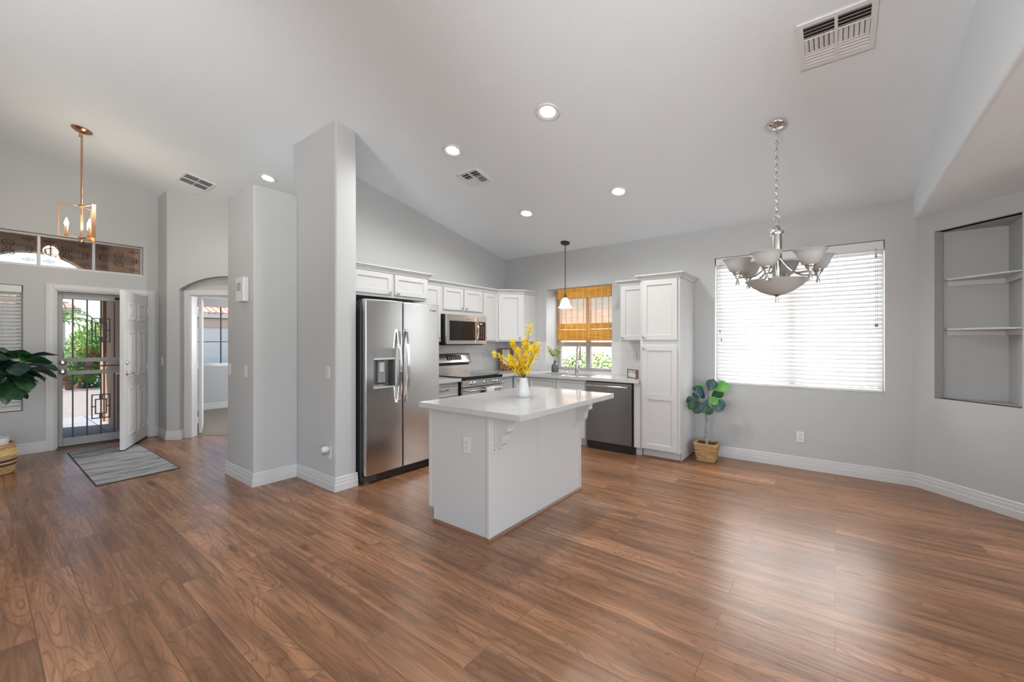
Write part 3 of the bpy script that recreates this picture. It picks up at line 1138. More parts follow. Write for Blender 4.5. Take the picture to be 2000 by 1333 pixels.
for sg, b0 in ((1, 0.0), (-1, -.045)):
    db.lathe([(.027, 0), (.027, .008), (.018, .014), (.006, .016)], FD.P(.805, b0, 1.09), FD.n * sg, 18)
FD.box(db, .798, .812, .014, .03, 1.072, 1.108)
db.build('deadbolt', NICKEL, door, smooth=True)
lp = MB()
for z in (.955, 1.09):
    FD.box(lp, DLEN - .0005, DLEN + .002, -.034, -.011, z - .03, z + .03)
lp.build('latch_plate', NICKEL, door)
sw = MB()
FD.box(sw, .0, DLEN - .002, -.05, .004, .012, .023)
sw.build('door_sweep', BLACK, door)

# security door in the outer face of the opening
sd = thing('security_door', 'grey metal security door with dark bars and square ornaments in entry doorway', 'security door', (-7.80, 1.07, 0.013))
SF = Frame((-7.80, 0), (0, 1), (1, 0))
A0, A1 = .650, 1.495
fr = MB()
for a0, a1, z0, z1 in ((A0, A0 + .05, .014, 1.98), (A1 - .05, A1, .014, 1.98), (A0 + .05, A1 - .05, .014, .115), (A0 + .05, A1 - .05, 1.90, 1.98),
                       (A0 + .05, A1 - .05, 1.085, 1.14), (A0 + .05, A1 - .05, .925, .975)):
    SF.box(fr, a0, a1, -.02, .02, z0, z1)
fr.build('frame', SECURE, sd, bevel=.004)
md = MB()
SF.box(md, A0 + .05, A1 - .05, -.008, .012, 1.02, 1.036)
md.build('middle_bar', SECBAR, sd)
for a in (.789, .92, 1.051, 1.182, 1.313):
    for z0, z1 in ((.115, .925), (1.14, 1.90)):
        b = MB()
        SF.box(b, a - .007, a + .007, .0, .014, z0, z1)
        b.build('bar', SECBAR, sd)
for cz0 in (.485, 1.505):
    o_ = MB()
    for hw2, hh in ((.092, .162), (.058, .10)):
        for a0, a1, z0, z1 in ((-hw2, hw2, hh - .012, hh), (-hw2, hw2, -hh, -hh + .012), (-hw2, -hw2 + .012, -hh, hh), (hw2 - .012, hw2, -hh, hh)):
            SF.box(o_, 1.051 + a0, 1.051 + a1, .001, .013, cz0 + z0, cz0 + z1)
    for s in (-1, 1):
        SF.box(o_, 1.051 + s * .075 - .02, 1.051 + s * .075 + .02, .001, .013, cz0 - .006, cz0 + .006)
        SF.box(o_, 1.051 - .016, 1.051 + .016, -.001, .016, cz0 + s * .13 - .032, cz0 + s * .13 + .032)
    o_.build('ornament', SECBAR, sd)
g = MB()
for z0, z1 in ((.115, .925), (.975, 1.085), (1.14, 1.90)):
    SF.box(g, A0 + .05, A1 - .05, -.012, -.008, z0, z1)
g.build('glass_pane', GLASSD, sd)
lk = MB()
SF.box(lk, A0 + .005, A0 + .09, .02, .03, .93, 1.135)
lk.build('lock_plate', SECURE, sd, bevel=.003)
for z in (.968, 1.085):
    l2 = MB()
    l2.lathe([(.034, 0), (.034, .006), (.028, .012), (.014, .014), (.012, .022)], SF.P(A0 + .048, .03, z), SF.n, 20)
    l2.build('lock_cylinder', NICKEL, sd, smooth=True)
cl = MB()
cl.cyl(SF.P(1.18, .045, 1.935), SF.P(1.46, .045, 1.955), .016, seg=12)
cl.tube([SF.P(1.20, .05, 1.94), SF.P(1.30, .10, 1.945), SF.P(1.40, .05, 1.955)], .008, 8)
cl.build('closer', BLACK, sd)

# bedroom door, swung into the bedroom
hp = DC.P(.252, -.142, 0)
FB = Frame((hp.x, hp.y), (-.955, .297), (.297, .955))
b = MB()
FB.box(b, .012, .80, .012, .047, .03, 1.985)
d2 = struct(b.build('door_2', DOORW, bevel=.003))
for z in (.22, 1.0, 1.78):
    h = MB()
    h.cyl((hp.x, hp.y, z - .045), (hp.x, hp.y, z + .045), .008, seg=10)
    q = DC.P(.2535, -.12, 0)
    h.obox((q.x, q.y, z), DC.u * .002, DC.n * .02, (0, 0, .045))
    FB.box(h, .004, .013, .0, .03, z - .045, z + .045)
    h.build('hinge', PLATE, d2)

# ------------------------------------------------------------------ window blinds


def blind(name, label, F, a0, a1, z0, z1, b, tilt, pitch, m_slat, cords, tassels, sw_=.05):
    c = F.P((a0 + a1) / 2, b, z0)
    t = thing(name, label, 'blind', c)
    v = MB()
    F.box(v, a0, a1, b - .03, b + .035, z1 - .085, z1)
    v.build('valance', VALANCE, t, bevel=.004)
    s = MB()
    n = int((z1 - .1 - z0 - .05) / pitch)
    ct, st = math.cos(tilt), math.sin(tilt)
    for k in range(n + 1):
        z = z1 - .105 - pitch * k
        h = sw_ / 2
        th = .0014
        P = F.P
        q = [(b + h * ct, z - h * st), (b - h * ct, z + h * st)]
        nb, nz = st * th, ct * th
        r0 = [P(a0 + .006, q[0][0] + nb, q[0][1] + nz), P(a0 + .006, q[1][0] + nb, q[1][1] + nz), P(a0 + .006, q[1][0] - nb, q[1][1] - nz), P(a0 + .006, q[0][0] - nb, q[0][1] - nz)]
        r1 = [p + F.u * (a1 - a0 - .012) for p in r0]
        s.loops([r0, r1])
    s.build('slats', m_slat, t)
    r = MB()
    F.box(r, a0 + .006, a1 - .006, b - .024, b + .024, z0 + .004, z0 + .026)
    r.build('bottom_rail', VALANCE, t, bevel=.003)
    co = MB()
    for a in cords:
        for bb in (b + .027, b - .027):
            co.cyl(F.P(a, bb, z0 + .02), F.P(a, bb, z1 - .08), .0011, seg=5)
    co.build('ladder_cord', LGREY, t)
    for a, z in tassels:
        q = MB()
        q.cyl(F.P(a, b + .04, z + .02), F.P(a, b + .04, z1 - .07), .0012, seg=5)
        q.lathe([(.002, .035), (.006, .022), (.009, .008), (.007, 0)], F.P(a, b + .04, z), (0, 0, 1), 10)
        q.build('cord_tassel', GREYP, t, smooth=True)
    return t


blind('window_blind', 'white horizontal slat blind covering the large dining window', BK, DW[0] + .008, DW[1] - .008, DW[2] + .004, DW[3] - .004, -.045, R(58), .0435, SLAT,
      [-1.04, -.80, -.55, -.28, .02, .26], [(-1.075, 1.46), (-1.06, 1.36), (.315, 2.18), (.312, 1.50), (.325, 1.50)])
blind('window_blind', 'white slat blind in the window left of the entry door behind fig tree', FX, -.52, .357, .525, 2.025, -.04, R(50), .0435, SLAT,
      [-.2, .21], [])
# bedroom shade, drawn up
bt = thing('drawn_up_shade', 'grey shade drawn up at the top of the bedroom window', 'blind', BW.P(3.36, -.03, 1.98))
b = MB()
BW.box(b, 2.63, 4.09, -.06, .0, 2.20, 2.245)
b.build('headrail', TRIM, bt)
b = MB()
for k in range(7):
    BW.box(b, 2.635, 4.085, -.055 - .002 * (k % 2), -.004 + .003 * (k % 2), 2.05 + .0215 * k, 2.05 + .0215 * (k + 1) - .001)
b.build('folded_fabric', LGREY, bt)
b = MB()
b.cyl(BW.P(2.75, .0, 1.62), BW.P(2.75, .0, 2.2), .0015, seg=5)
b.lathe([(.002, .03), (.008, .012), (.006, 0)], BW.P(2.75, 0, 1.60), (0, 0, 1), 8)
b.build('pull_cord', GREYP, bt)

# bamboo roman shade in the sink window
A0, A1 = -3.335, -2.452
bs = thing('bamboo_shade', 'golden bamboo roman shade half lowered over the kitchen sink window', 'blind', BK.P((A0 + A1) / 2, -.05, 1.37))
b = MB()
BK.box(b, A0, A1, -.062, -.022, 1.985, 2.14)
b.build('valance', BAMBOO, bs, bevel=.004)
b = MB()
z = 1.60
while z < 1.985:
    BK.box(b, A0 + .004, A1 - .004, -.052, -.0475, z, z + .0052)
    z += .0080
b.build('reed_panel', REED, bs)
b = MB()
BK.box(b, A0, A1, -.062, -.03, 1.535, 1.615)
BK.box(b, A0, A1, -.058, -.022, 1.385, 1.528)
BK.box(b, A0 + .002, A1 - .002, -.054, -.026, 1.365, 1.384)
b.build('bottom_fold', BAMBOO, bs, bevel=.004)
b = MB()
for k in range(9):
    a = A0 + .05 + k * (A1 - A0 - .1) / 8
    BK.box(b, a - .0012, a + .0012, -.048, -.0205, 1.39, 2.135)
b.build('stitching', THREAD, bs)
b = MB()
b.cyl(BK.P(-2.62, -.012, 1.24), BK.P(-2.62, -.012, 2.0), .0015, seg=5)
b.build('pull_cord', THREAD, bs)

# ------------------------------------------------------------------ cabinets
CROWN = [(0, 2.070), (.012, 2.070), (.016, 2.086), (.040, 2.112), (.050, 2.116), (.050, 2.128), (0, 2.128)]


def knob(parent, pos, n):
    k = MB()
    k.lathe([(.006, 0), (.006, .012), (.014, .018), (.015, .024), (.010, .029), (.001, .030)], pos, n, 14)
    return k.build('knob', NICKEL, parent, smooth=True)


def cdoor(t, F, a0, a1, z0, z1, kn=None, name='door', mids=(), fr=.058):
    d = MB()
    F.shaker(d, a0, a1, z0, z1, .0005, .02, fr, mids)
    o = d.build(name, CAB, t)
    if kn:
        knob(o, F.P(kn[0], .0205, kn[1]), F.n)
    return o


def crown(t, path, side):
    c = MB()
    sweep(c, CROWN, path, side)
    return c.build('crown_moulding', CAB, t)


def lettering(body, size, shear, parent, align='LEFT'):
    cu = bpy.data.curves.new('text_outline', 'FONT')
    cu.body = body
    cu.size = size
    cu.extrude = .0003
    cu.shear = shear
    cu.align_x = align
    tmp = bpy.data.objects.new('text_outline', cu)
    COL.objects.link(tmp)
    dg = bpy.context.evaluated_depsgraph_get()
    me = bpy.data.meshes.new_from_object(tmp.evaluated_get(dg))
    bpy.data.objects.remove(tmp)
    me.materials.clear()
    me.materials.append(INK)
    o = bpy.data.objects.new('lettering', me)
    COL.objects.link(o)
    o.parent = parent
    return o


UP = 'white upper kitchen cabinets'
# over the fridge
t = thing('upper_cabinet', 'white two-door cabinet above the refrigerator', 'cabinet', (-4.0, 2.71, 1.80), group=UP)
F = Frame((-3.70, 0), (0, 1), (1, 0))
b = MB()
b.box(-4.316, -3.70, 2.216, 3.198, 1.815, 2.10)
b.build('carcass', CAB, t)
cdoor(t, F, 2.245, 2.700, 1.842, 2.062, (2.665, 1.868), fr=.05)
cdoor(t, F, 2.732, 3.170, 1.842, 2.062, (2.768, 1.868), fr=.05)
crown(t, [(-3.70, 2.216), (-3.70, 3.198), (-3.96, 3.198)], -1)
# single, left of microwave
F = Frame((-4.00, 0), (0, 1), (1, 0))
t = thing('upper_cabinet', 'narrow white cabinet squeezed between fridge cabinet and microwave', 'cabinet', (-4.15, 3.44, 1.35), group=UP)
b = MB()
b.box(-4.316, -4.00, 3.202, 3.672, 1.35, 2.10)
b.build('carcass', CAB, t)
cdoor(t, F, 3.222, 3.655, 1.37, 2.062, (3.625, 1.41))
crown(t, [(-4.00, 3.252), (-4.00, 3.672)], -1)
# over microwave
t = thing('upper_cabinet', 'white two-door cabinet directly above the microwave', 'cabinet', (-4.15, 4.06, 1.71), group=UP)
b = MB()
b.box(-4.316, -4.00, 3.674, 4.466, 1.712, 2.10)
b.build('carcass', CAB, t)
cdoor(t, F, 3.708, 4.066, 1.768, 2.062, (4.036, 1.80), fr=.05)
cdoor(t, F, 4.086, 4.445, 1.768, 2.062, (4.118, 1.80), fr=.05)
crown(t, [(-4.00, 3.674), (-4.00, 4.466)], -1)
# single right of microwave
t = thing('upper_cabinet', 'narrow white cabinet between microwave and angled corner cabinet', 'cabinet', (-4.15, 4.63, 1.35), group=UP)
b = MB()
b.box(-4.316, -4.00, 4.468, 4.786, 1.35, 2.10)
b.build('carcass', CAB, t)
cdoor(t, F, 4.484, 4.762, 1.37, 2.062, (4.51, 1.41))
crown(t, [(-4.00, 4.468), (-4.00, 4.786)], -1)
# diagonal corner
t = thing('upper_cabinet', 'white angled corner cabinet with one tall door beside the sink window', 'cabinet', (-4.0, 5.1, 1.35), group=UP)
b = MB()
b.prism([(-4.316, 4.788), (-4.00, 4.788), (-3.71, 5.078), (-3.71, 5.396), (-4.316, 5.396)], 1.35, 2.10)
b.build('carcass', CAB, t)
FDG = Frame((-4.00, 4.788), (1, 1), (1, -1))
cdoor(t, FDG, .03, .38, 1.37, 2.062, (.35, 1.41))
crown(t, [(-4.00, 4.788), (-3.71, 5.078), (-3.71, 5.396)], -1)
# right of the sink window
FY = Frame((0, 5.09), (1, 0), (0, -1))
t = thing('upper_cabinet', 'narrow white cabinet between the bamboo shade and the tall pantry', 'cabinet', (-2.0, 5.25, 1.35), group=UP)
b = MB()
b.box(-2.182, -1.814, 5.09, 5.396, 1.35, 2.10)
b.build('carcass', CAB, t)
cdoor(t, FY, -2.165, -1.83, 1.37, 2.062, (-2.135, 1.405))
crown(t, [(-1.866, 5.09), (-2.182, 5.09), (-2.182, 5.396)], 1)

# pantry
FP = Frame((0, 4.80), (1, 0), (0, -1))
t = thing('pantry_cabinet', 'tall white pantry cabinet with two stacked doors beside the dishwasher', 'cabinet', (-1.58, 5.1, 0))
b = MB()
b.box(-1.81, -1.36, 4.80, 5.396, .10, 2.10)
b.box(-1.80, -1.366, 4.868, 5.396, 0, .10)
b.box(-1.366, -1.360, 4.855, 5.396, 0, .10)
b.build('carcass', CAB, t, bevel=.002)
cdoor(t, FP, -1.785, -1.385, 1.37, 2.062, (-1.755, 1.405))
cdoor(t, FP, -1.785, -1.385, .112, 1.308, (-1.755, 1.272), mids=(.716,))
crown(t, [(-1.81, 5.035), (-1.81, 4.80), (-1.36, 4.80), (-1.36, 5.396)], -1)
b = MB()
b.box(-1.886, -1.812, 4.80, 4.82, .10, .858)
b.box(-1.886, -1.812, 4.868, 4.878, .0, .10)
b.build('filler_panel', CAB, t)
b = MB()
sweep(b, [(0, 0), (.012, 0), (.010, .008), (.003, .014), (0, .014)], [(-1.36, 5.38), (-1.36, 4.868), (-1.81, 4.868)], 1)
b.build('shoe_moulding', BROWNT, t)

# base cabinets
BASE = 'white base kitchen cabinets'
F = Frame((-3.70, 0), (0, 1), (1, 0))
t = thing('base_cabinet', 'white base cabinet with lettered drawer between fridge and range', 'cabinet', (-4.0, 3.43, 0), group=BASE)
b = MB()
b.box(-4.316, -3.70, 3.20, 3.682, .10, .858)
b.box(-4.316, -3.775, 3.20, 3.682, 0, .10)
b.build('carcass', CAB, t)
d = MB()
F.shaker(d, 3.215, 3.668, .690, .832, .0005, .02, .02)
dr = d.build('drawer', CAB, t)
lo = lettering('POLLAND', .036, .25, dr, 'CENTER')
lo.location = Vector((-3.6885, 3.44, .752)) - Vector((-4.0, 3.43, 0))
lo.rotation_euler = (R(90), 0, R(90))
cdoor(t, F, 3.215, 3.668, .112, .672, (3.635, .63))
t = thing('base_cabinet', 'narrow white base cabinet right of the range at the counter corner', 'cabinet', (-4.0, 4.62, 0), group=BASE)
b = MB()
b.box(-4.316, -3.70, 4.458, 4.795, .10, .858)
b.box(-4.316, -3.775, 4.458, 4.795, 0, .10)
b.build('carcass', CAB, t)
cdoor(t, F, 4.475, 4.755, .112, .835, (4.51, .78), fr=.05)
t = thing('base_cabinet', 'white sink base cabinet with two false drawer fronts beside dishwasher', 'cabinet', (-2.96, 5.1, 0), group=BASE)
b = MB()
b.box(-3.40, -2.516, 4.80, 4.82, .10, .858)
b.box(-3.40, -3.385, 4.82, 5.396, .10, .858)
b.box(-2.53, -2.516, 4.82, 5.396, .10, .858)
b.box(-3.385, -2.53, 4.82, 5.396, .10, .118)
b.box(-3.40, -2.516, 4.872, 4.885, 0, .10)
b.build('carcass', CAB, t)
for a0, a1, kx in ((-3.385, -2.968, -3.0), (-2.948, -2.531, -2.916)):
    d = MB()
    FP.shaker(d, a0, a1, .70, .842, .0005, .02, .022)
    d.build('drawer', CAB, t)
    cdoor(t, FP, a0, a1, .112, .685, (kx, .64))
t = thing('base_cabinet', 'white corner base filler cabinet below the inner counter corner', 'cabinet', (-3.55, 5.0, 0), group=BASE)
b = MB()
b.box(-3.698, -3.402, 4.80, 5.396, .10, .858)
b.box(-3.698, -3.402, 4.872, 5.396, 0, .10)
b.build('carcass', CAB, t)
cdoor(t, FP, -3.665, -3.415, .112, .842, None, fr=.05)

# countertops
b = MB()
b.box(-4.306, -3.635, 3.19, 3.684, .86, .90)
tag(b.build('countertop', QUARTZ, origin=(-4.0, 3.44, .86), bevel=.002), 'short white quartz countertop between refrigerator and range', 'countertop')
b = MB()
for x0, x1, y0, y1 in ((-4.306, -3.635, 4.456, 5.388), (-3.635, -1.815, 4.755, 4.87), (-3.635, -3.28, 4.87, 5.22), (-2.93, -2.90, 4.87, 5.22),
                       (-2.55, -1.815, 4.87, 5.22), (-3.635, -1.815, 5.22, 5.388), (-3.512, -2.439, 5.388, 5.738)):
    b.box(x0, x1, y0, y1, .862, .90)
tag(b.build('countertop', QUARTZ, origin=(-3.0, 5.1, .86)), 'long L-shaped white quartz countertop holding the sink', 'countertop')

# sink, faucet, dispenser
t = thing('sink', 'stainless double-bowl sink set under the counter below bamboo shade', 'sink', (-2.915, 5.045, .86))
for x0, x1 in ((-3.285, -2.925), (-2.905, -2.545)):
    b = MB()
    y0, y1 = 4.865, 5.225
    q = lambda i, z: [(x0 + i, y0 + i, z), (x1 - i, y0 + i, z), (x1 - i, y1 - i, z), (x0 + i, y1 - i, z)]
    b.loops([q(0, .861), q(.012, .861), q(.03, .69), q(.022, .68), q(0, .69)], 0, False, False)
    b.face(q(.028, .69))
    b.lathe([(.045, 0), (.045, .004), (.03, .005)], ((x0 + x1) / 2, 5.045, .6905), seg=16)
    b.build('bowl', STEELH, t)
t = thing('faucet', 'tall brushed gooseneck pull-down faucet behind the kitchen sink', 'faucet', (-2.93, 5.31, .90))
b = MB()
bx_, by_ = -2.93, 5.31
b.lathe([(.030, 0), (.030, .006), (.026, .012), (.024, .10), (.020, .16), (.017, .24)], (bx_, by_, .90), seg=18)
pth = [(bx_, by_, 1.12)]
sd_ = Vector((.80, -.60, 0))
for k in range(13):
    th = R(180 - 15 * k)
    c = Vector((bx_, by_, 1.22)) + sd_ * .055
    pth.append(tuple(c + sd_ * .055 * math.cos(th) + Vector((0, 0, .075 * math.sin(th)))))
e = Vector((bx_, by_, 0)) + sd_ * .11
b.tube(pth, .0125, 12)
b.build('spout', NICKEL, t, smooth=True)
b = MB()
b.lathe([(.012, .13), (.014, .12), (.018, .03), (.022, .0), (.016, -.002)], (e.x, e.y, 1.09), (sd_.x * -.12, sd_.y * -.12, 1), 16)
b.build('spray_head', NICKEL, t, smooth=True)
b = MB()
b.cyl((bx_, by_, .985), (bx_ + .05, by_ - .02, .985), .012, seg=12)
b.tube([(bx_ + .045, by_ - .02, .985), (bx_ + .06, by_ - .03, 1.02), (bx_ + .045, by_ - .03, 1.06)], [.007, .007, .005], 8)
b.build('lever', NICKEL, t, smooth=True)
t = thing('soap_dispenser', 'small slim nickel soap pump left of the faucet', 'soap dispenser', (-3.13, 5.36, .90))
b = MB()
b.lathe([(.018, 0), (.018, .006), (.010, .012), (.009, .05), (.006, .055), (.006, .085)], (-3.13, 5.36, .90), seg=14)
b.build('base', NICKEL, t, smooth=True)
b = MB()
b.tube([(-3.13, 5.36, .985), (-3.13, 5.33, .99), (-3.12, 5.30, .982)], .006, 8)
b.build('nozzle', NICKEL, t, smooth=True)

# dishwasher
t = thing('dishwasher', 'stainless dishwasher with bar handle between sink cabinet and pantry', 'dishwasher', (-2.2, 5.1, 0))
b = MB()
b.box(-2.508, -1.892, 4.812, 5.37, .02, .856)
b.build('body', BLACK, t)
b = MB()
b.box(-2.505, -1.908, 4.772, 4.81, .105, .846)
dw = b.build('door', STEELD, t, bevel=.004)
b = MB()
b.cyl((-2.475, 4.735, .803), (-1.94, 4.735, .803), .012, seg=14)
b.cyl((-2.46, 4.735, .803), (-2.46, 4.774, .803), .008, seg=10)
b.cyl((-1.955, 4.735, .803), (-1.955, 4.774, .803), .008, seg=10)
b.build('handle', CHROME, dw, smooth=True)
b = MB()
b.box(-2.50, -1.89, 4.83, 4.85, 0, .10)
b.build('toe_kick', BLACK, t)

# ------------------------------------------------------------------ refrigerator
FR = Frame((-3.47, 0), (0, 1), (1, 0))
t = thing('refrigerator', 'stainless side-by-side refrigerator with water dispenser standing by the wing wall', 'refrigerator', (-3.9, 2.71, 0))
b = MB()
b.box(-4.28, -3.545, 2.240, 3.168, .03, 1.735)
b.box(-3.60, -3.50, 2.25, 2.32, 1.735, 1.757)
b.box(-3.60, -3.50, 3.09, 3.16, 1.735, 1.757)
b.build('body', DGREY, t, bevel=.004)
b = MB()
b.box(-3.56, -3.495, 2.25, 3.16, .018, .078)
gr = b.build('grille', DGREY, t, bevel=.003)
b = MB()
for k in range(5):
    b.box(-3.496, -3.492, 2.38, 3.13, .028 + .009 * k, .032 + .009 * k)
b.build('louvres', BLACK, gr)
for y in (2.285, 3.12):
    b = MB()
    b.cyl((-3.52, y - .02, .02), (-3.52, y + .02, .02), .02, seg=14)
    b.build('foot', GREYP, t)
# freezer door with dispenser recess
b = MB()
FR.holed(b, 2.248, 2.664, .085, 1.76, (2.331, 2.579, .913, 1.177), -.072, 0, -.065)
fd = b.build('door', STEEL, t, bevel=.007, seg=3)
b = MB()
FR.box(b, 2.331, 2.579, -.002, .004, 1.195, 1.290)
FR.box(b, 2.336, 2.574, -.02, .006, 1.178, 1.196, 1)
FR.box(b, 2.331, 2.579, -.06, .010, .905, .916, 1)
FR.box(b, 2.40, 2.48, -.058, -.030, .955, 1.165)
FR.box(b, 2.39, 2.49, -.062, -.045, .935, 1.170, 2)
FR.box(b, 2.415, 2.465, -.031, -.024, 1.06, 1.15, 1)
FR.box(b, 2.52, 2.5785, -.062, -.02, .917, 1.172, 3)
for k in range(4):
    FR.box(b, 2.345, 2.365, .004, .0045, 1.215 + .018 * k, 1.218 + .018 * k, 2)
    FR.box(b, 2.545, 2.565, .004, .0045, 1.215 + .018 * k, 1.218 + .018 * k, 2)
b.build('dispenser', [GREYP, LGREY, DGREY, BLACK], fd)
b = MB()
FR.box(b, 2.680, 3.163, -.072, 0, .085, 1.756)
rd = b.build('door', STEEL, t, bevel=.007, seg=3)
for par, a in ((fd, 2.607), (rd, 2.702)):
    h = MB()
    zz = [(.745 + .735 * k / 16) for k in range(17)]
    pts = [(.018 + .042 * math.sin(math.pi * k / 16), zz[k]) for k in range(17)]
    FR.bow(h, a - .016, a + .016, pts, .012)
    FR.box(h, a - .014, a + .014, 0, .022, .750, .775)
    FR.box(h, a - .014, a + .014, 0, .022, 1.450, 1.475)
    h.build('handle', CHROME, par, smooth=True)
# small maker's mark, upper right
b = MB()
FR.box(b, 3.035, 3.040, 0, .002, 1.675, 1.702)
FR.box(b, 3.035, 3.048, 0, .002, 1.698, 1.702)
for k in range(5):
    FR.box(b, 3.056 + .013 * k, 3.065 + .013 * k, 0, .002, 1.684, 1.694)
b.build('badge', DGREY, rd)

# ------------------------------------------------------------------ microwave
FM = Frame((-3.90, 0), (0, 1), (1, 0))
t = thing('microwave', 'stainless over-the-range microwave with curved handle below white cabinets', 'microwave', (-4.1, 4.06, 1.31))
b = MB()
b.box(-4.305, -3.932, 3.682, 4.447, 1.318, 1.708)
b.box(-4.29, -3.95, 3.70, 4.43, 1.304, 1.318)
b.build('body', BLACK, t)
b = MB()
FM.holed(b, 3.684, 4.445, 1.320, 1.706, (3.735, 4.425, 1.368, 1.622), -.03, 0, -.006)
dm = b.build('door', STEELH, t, bevel=.004)
b = MB()
FM.box(b, 3.737, 4.215, -.0058, -.001, 1.370, 1.620)
b.build('window', BLACKG, dm)
b = MB()
FM.box(b, 4.03, 4.13, 0, .001, 1.648, 1.652)
b.build('badge', DGREY, dm)
b = MB()
pts = [(.006 + .034 * math.sin(math.pi * k / 14), 1.345 + .325 * k / 14) for k in range(15)]
FM.bow(b, 4.222, 4.250, pts, .010)
b.build('handle', CHROME, dm, smooth=True)
b = MB()
FM.box(b, 4.262, 4.424, -.0058, -.0005, 1.370, 1.620)
cp = b.build('control_panel', BLACKG, t)
b = MB()
FM.box(b, 4.30, 4.36, -.0004, .0006, 1.588, 1.602, 1)
for r_ in range(8):
    for c_ in range(3):
        FM.box(b, 4.285 + .045 * c_, 4.305 + .045 * c_, -.0004, .0003, 1.395 + .022 * r_, 1.402 + .022 * r_)
b.build('keypad', [GREYP, PLATE], cp)

# ------------------------------------------------------------------ range
FG = Frame((-3.63, 0), (0, 1), (1, 0))
t = thing('range', 'stainless electric range with black glass cooktop and five knobs', 'range', (-3.95, 4.07, 0))
b = MB()
b.box(-4.29, -3.66, 3.690, 4.450, .02, .868)
b.build('body', BLACK, t)
b = MB()
b.prism(rounded([(-4.24, 3.688), (-3.602, 3.688), (-3.602, 4.452), (-4.24, 4.452)], [0, .02, .02, 0]), .870, .914)
b.build('cooktop', BLACKG, t, bevel=.008, seg=3)
b = MB()
FG.box(b, 3.692, 4.448, -.03, .0, .780, .869)
cp = b.build('control_panel', STEELH, t, bevel=.003)
for y in (3.855, 3.930, 4.117, 4.300, 4.378):
    k = MB()
    k.lathe([(.024, 0), (.024, .006), (.019, .010), (.018, .030), (.014, .034)], FG.P(y, 0, .824), FG.n, 18)
    FG.box(k, y - .005, y + .005, .03, .037, .806, .842)
    k.build('knob', CHROME, t, smooth=True)
b = MB()
FG.holed(b, 3.694, 4.446, .185, .772, (3.78, 4.36, .30, .62), -.03, .004, -.002)
od = b.build('oven_door', STEELH, t, bevel=.003)
b = MB()
FG.box(b, 3.782, 4.358, -.001, .001, .302, .618)
b.build('window', BLACKG, od)
b = MB()
b.cyl(FG.P(3.745, .045, .736), FG.P(4.395, .045, .736), .0125, seg=14)
for y in (3.765, 4.375):
    b.cyl(FG.P(y, .0, .736), FG.P(y, .045, .736), .009, seg=10)
b.build('handle', CHROME, od, smooth=True)
b = MB()
FG.box(b, 3.694, 4.446, -.03, .0, .035, .175)
b.build('drawer', STEELH, t, bevel=.003)
b = MB()
b.box(-4.30, -4.21, 3.692, 4.448, .914, 1.02, 0)
b.box(-4.30, -4.235, 3.70, 4.44, 1.02, 1.046, 1)
b.extr([(-4.30, 3.69, 1.046), (-4.205, 3.69, 1.046), (-4.190, 3.69, 1.062), (-4.235, 3.69, 1.172), (-4.25, 3.69, 1.182), (-4.30, 3.69, 1.182)], (0, .76, 0), 0)
bg = b.build('backguard', [STEELH, BLACK], t)
b = MB()
q = []
for y, s in ((3.98, 0.28), (4.26, .28), (4.26, .86), (3.98, .86)):
    q.append(Vector((-4.190 - .045 * s, y, 1.062 + .11 * s)))
b.extr(q, Vector((.92, 0, .38)) * .002)
ds = b.build('display', BLACKG, bg)
b = MB()
for r_ in range(4):
    for c_ in range(7):
        s = .36 + .12 * r_
        b.obox((-4.190 - .045 * s + .003, 4.01 + .037 * c_, 1.062 + .11 * s), (0, .009, 0), (-.0018, 0, .0042), (.0004, 0, .00015))
b.build('key_marks', LGREY, ds)
# dish towel on the oven handle
b = MB()
P = FG.P
out = []
for k in range(9):
    y = 4.072 + .152 * k / 8
    wv = .004 * math.sin(k * 1.9)
    out.append([P(y, .0605 + wv, .50), P(y, .0605 + wv * .3, .735), P(y, .0565, .746), P(y, .045, .7525), P(y, .0335, .746), P(y, .0295, .735), P(y, .0275, .56),
                P(y, .0245, .56), P(y, .0255, .735), P(y, .0305, .750), P(y, .045, .757), P(y, .060, .750), P(y, .0645 + wv * .3, .735), P(y, .0645 + wv, .50)])
b.loops(out)
tag(b.build('dish_towel', TOWEL, origin=tuple(P(4.148, .045, .62)), smooth=True), 'white dish towel hanging over the oven door handle', 'towel')

# ------------------------------------------------------------------ island
IX0, IX1, IY0, IY1 = -2.455, -1.853, 2.14, 3.425
t = thing('kitchen_island', 'white kitchen island cabinet with corbels under the overhang', 'kitchen island', ((IX0 + IX1) / 2, (IY0 + IY1) / 2, 0))
b = MB()
b.box(IX0 + .012, IX1 - .012, IY0 + .012, IY1 - .012, .10, .858)
b.box(IX0 + .07, IX1 - .012, IY0 + .012, IY1 - .012, 0, .10)
b.build('carcass', CAB, t)
b = MB()
b.extr([(IX0, IY0 + .0115, .10), (IX0 + .055, IY0 + .0115, .10), (IX0 + .055, IY0 + .0115, 0), (IX1 - .02, IY0 + .0115, 0), (IX1 - .02, IY0 + .0115, .858), (IX0, IY0 + .0115, .858)], (0, -.0115, 0))
b.build('end_panel', CAB, t, bevel=.002)
b = MB()
b.box(IX0 - .004, IX0 + .022, IY0 - .005, IY0 - .0002, .10, .858)
b.box(IX0 + .053, IX0 + .075, IY0 - .005, IY0 - .0002, .0, .115)
b.build('edge_strip', CAB, t, bevel=.002)
b = MB()
b.box(IX1 - .022, IX1 + .005, IY0 - .005, IY0 + .022, 0, .858)
b.build('corner_trim', CAB, t, bevel=.003)
b = MB()
b.box(IX1 - .012, IX1 + .005, IY1 - .022, IY1 + .003, 0, .858)
b.build('corner_trim', CAB, t, bevel=.003)
ym = 2.728
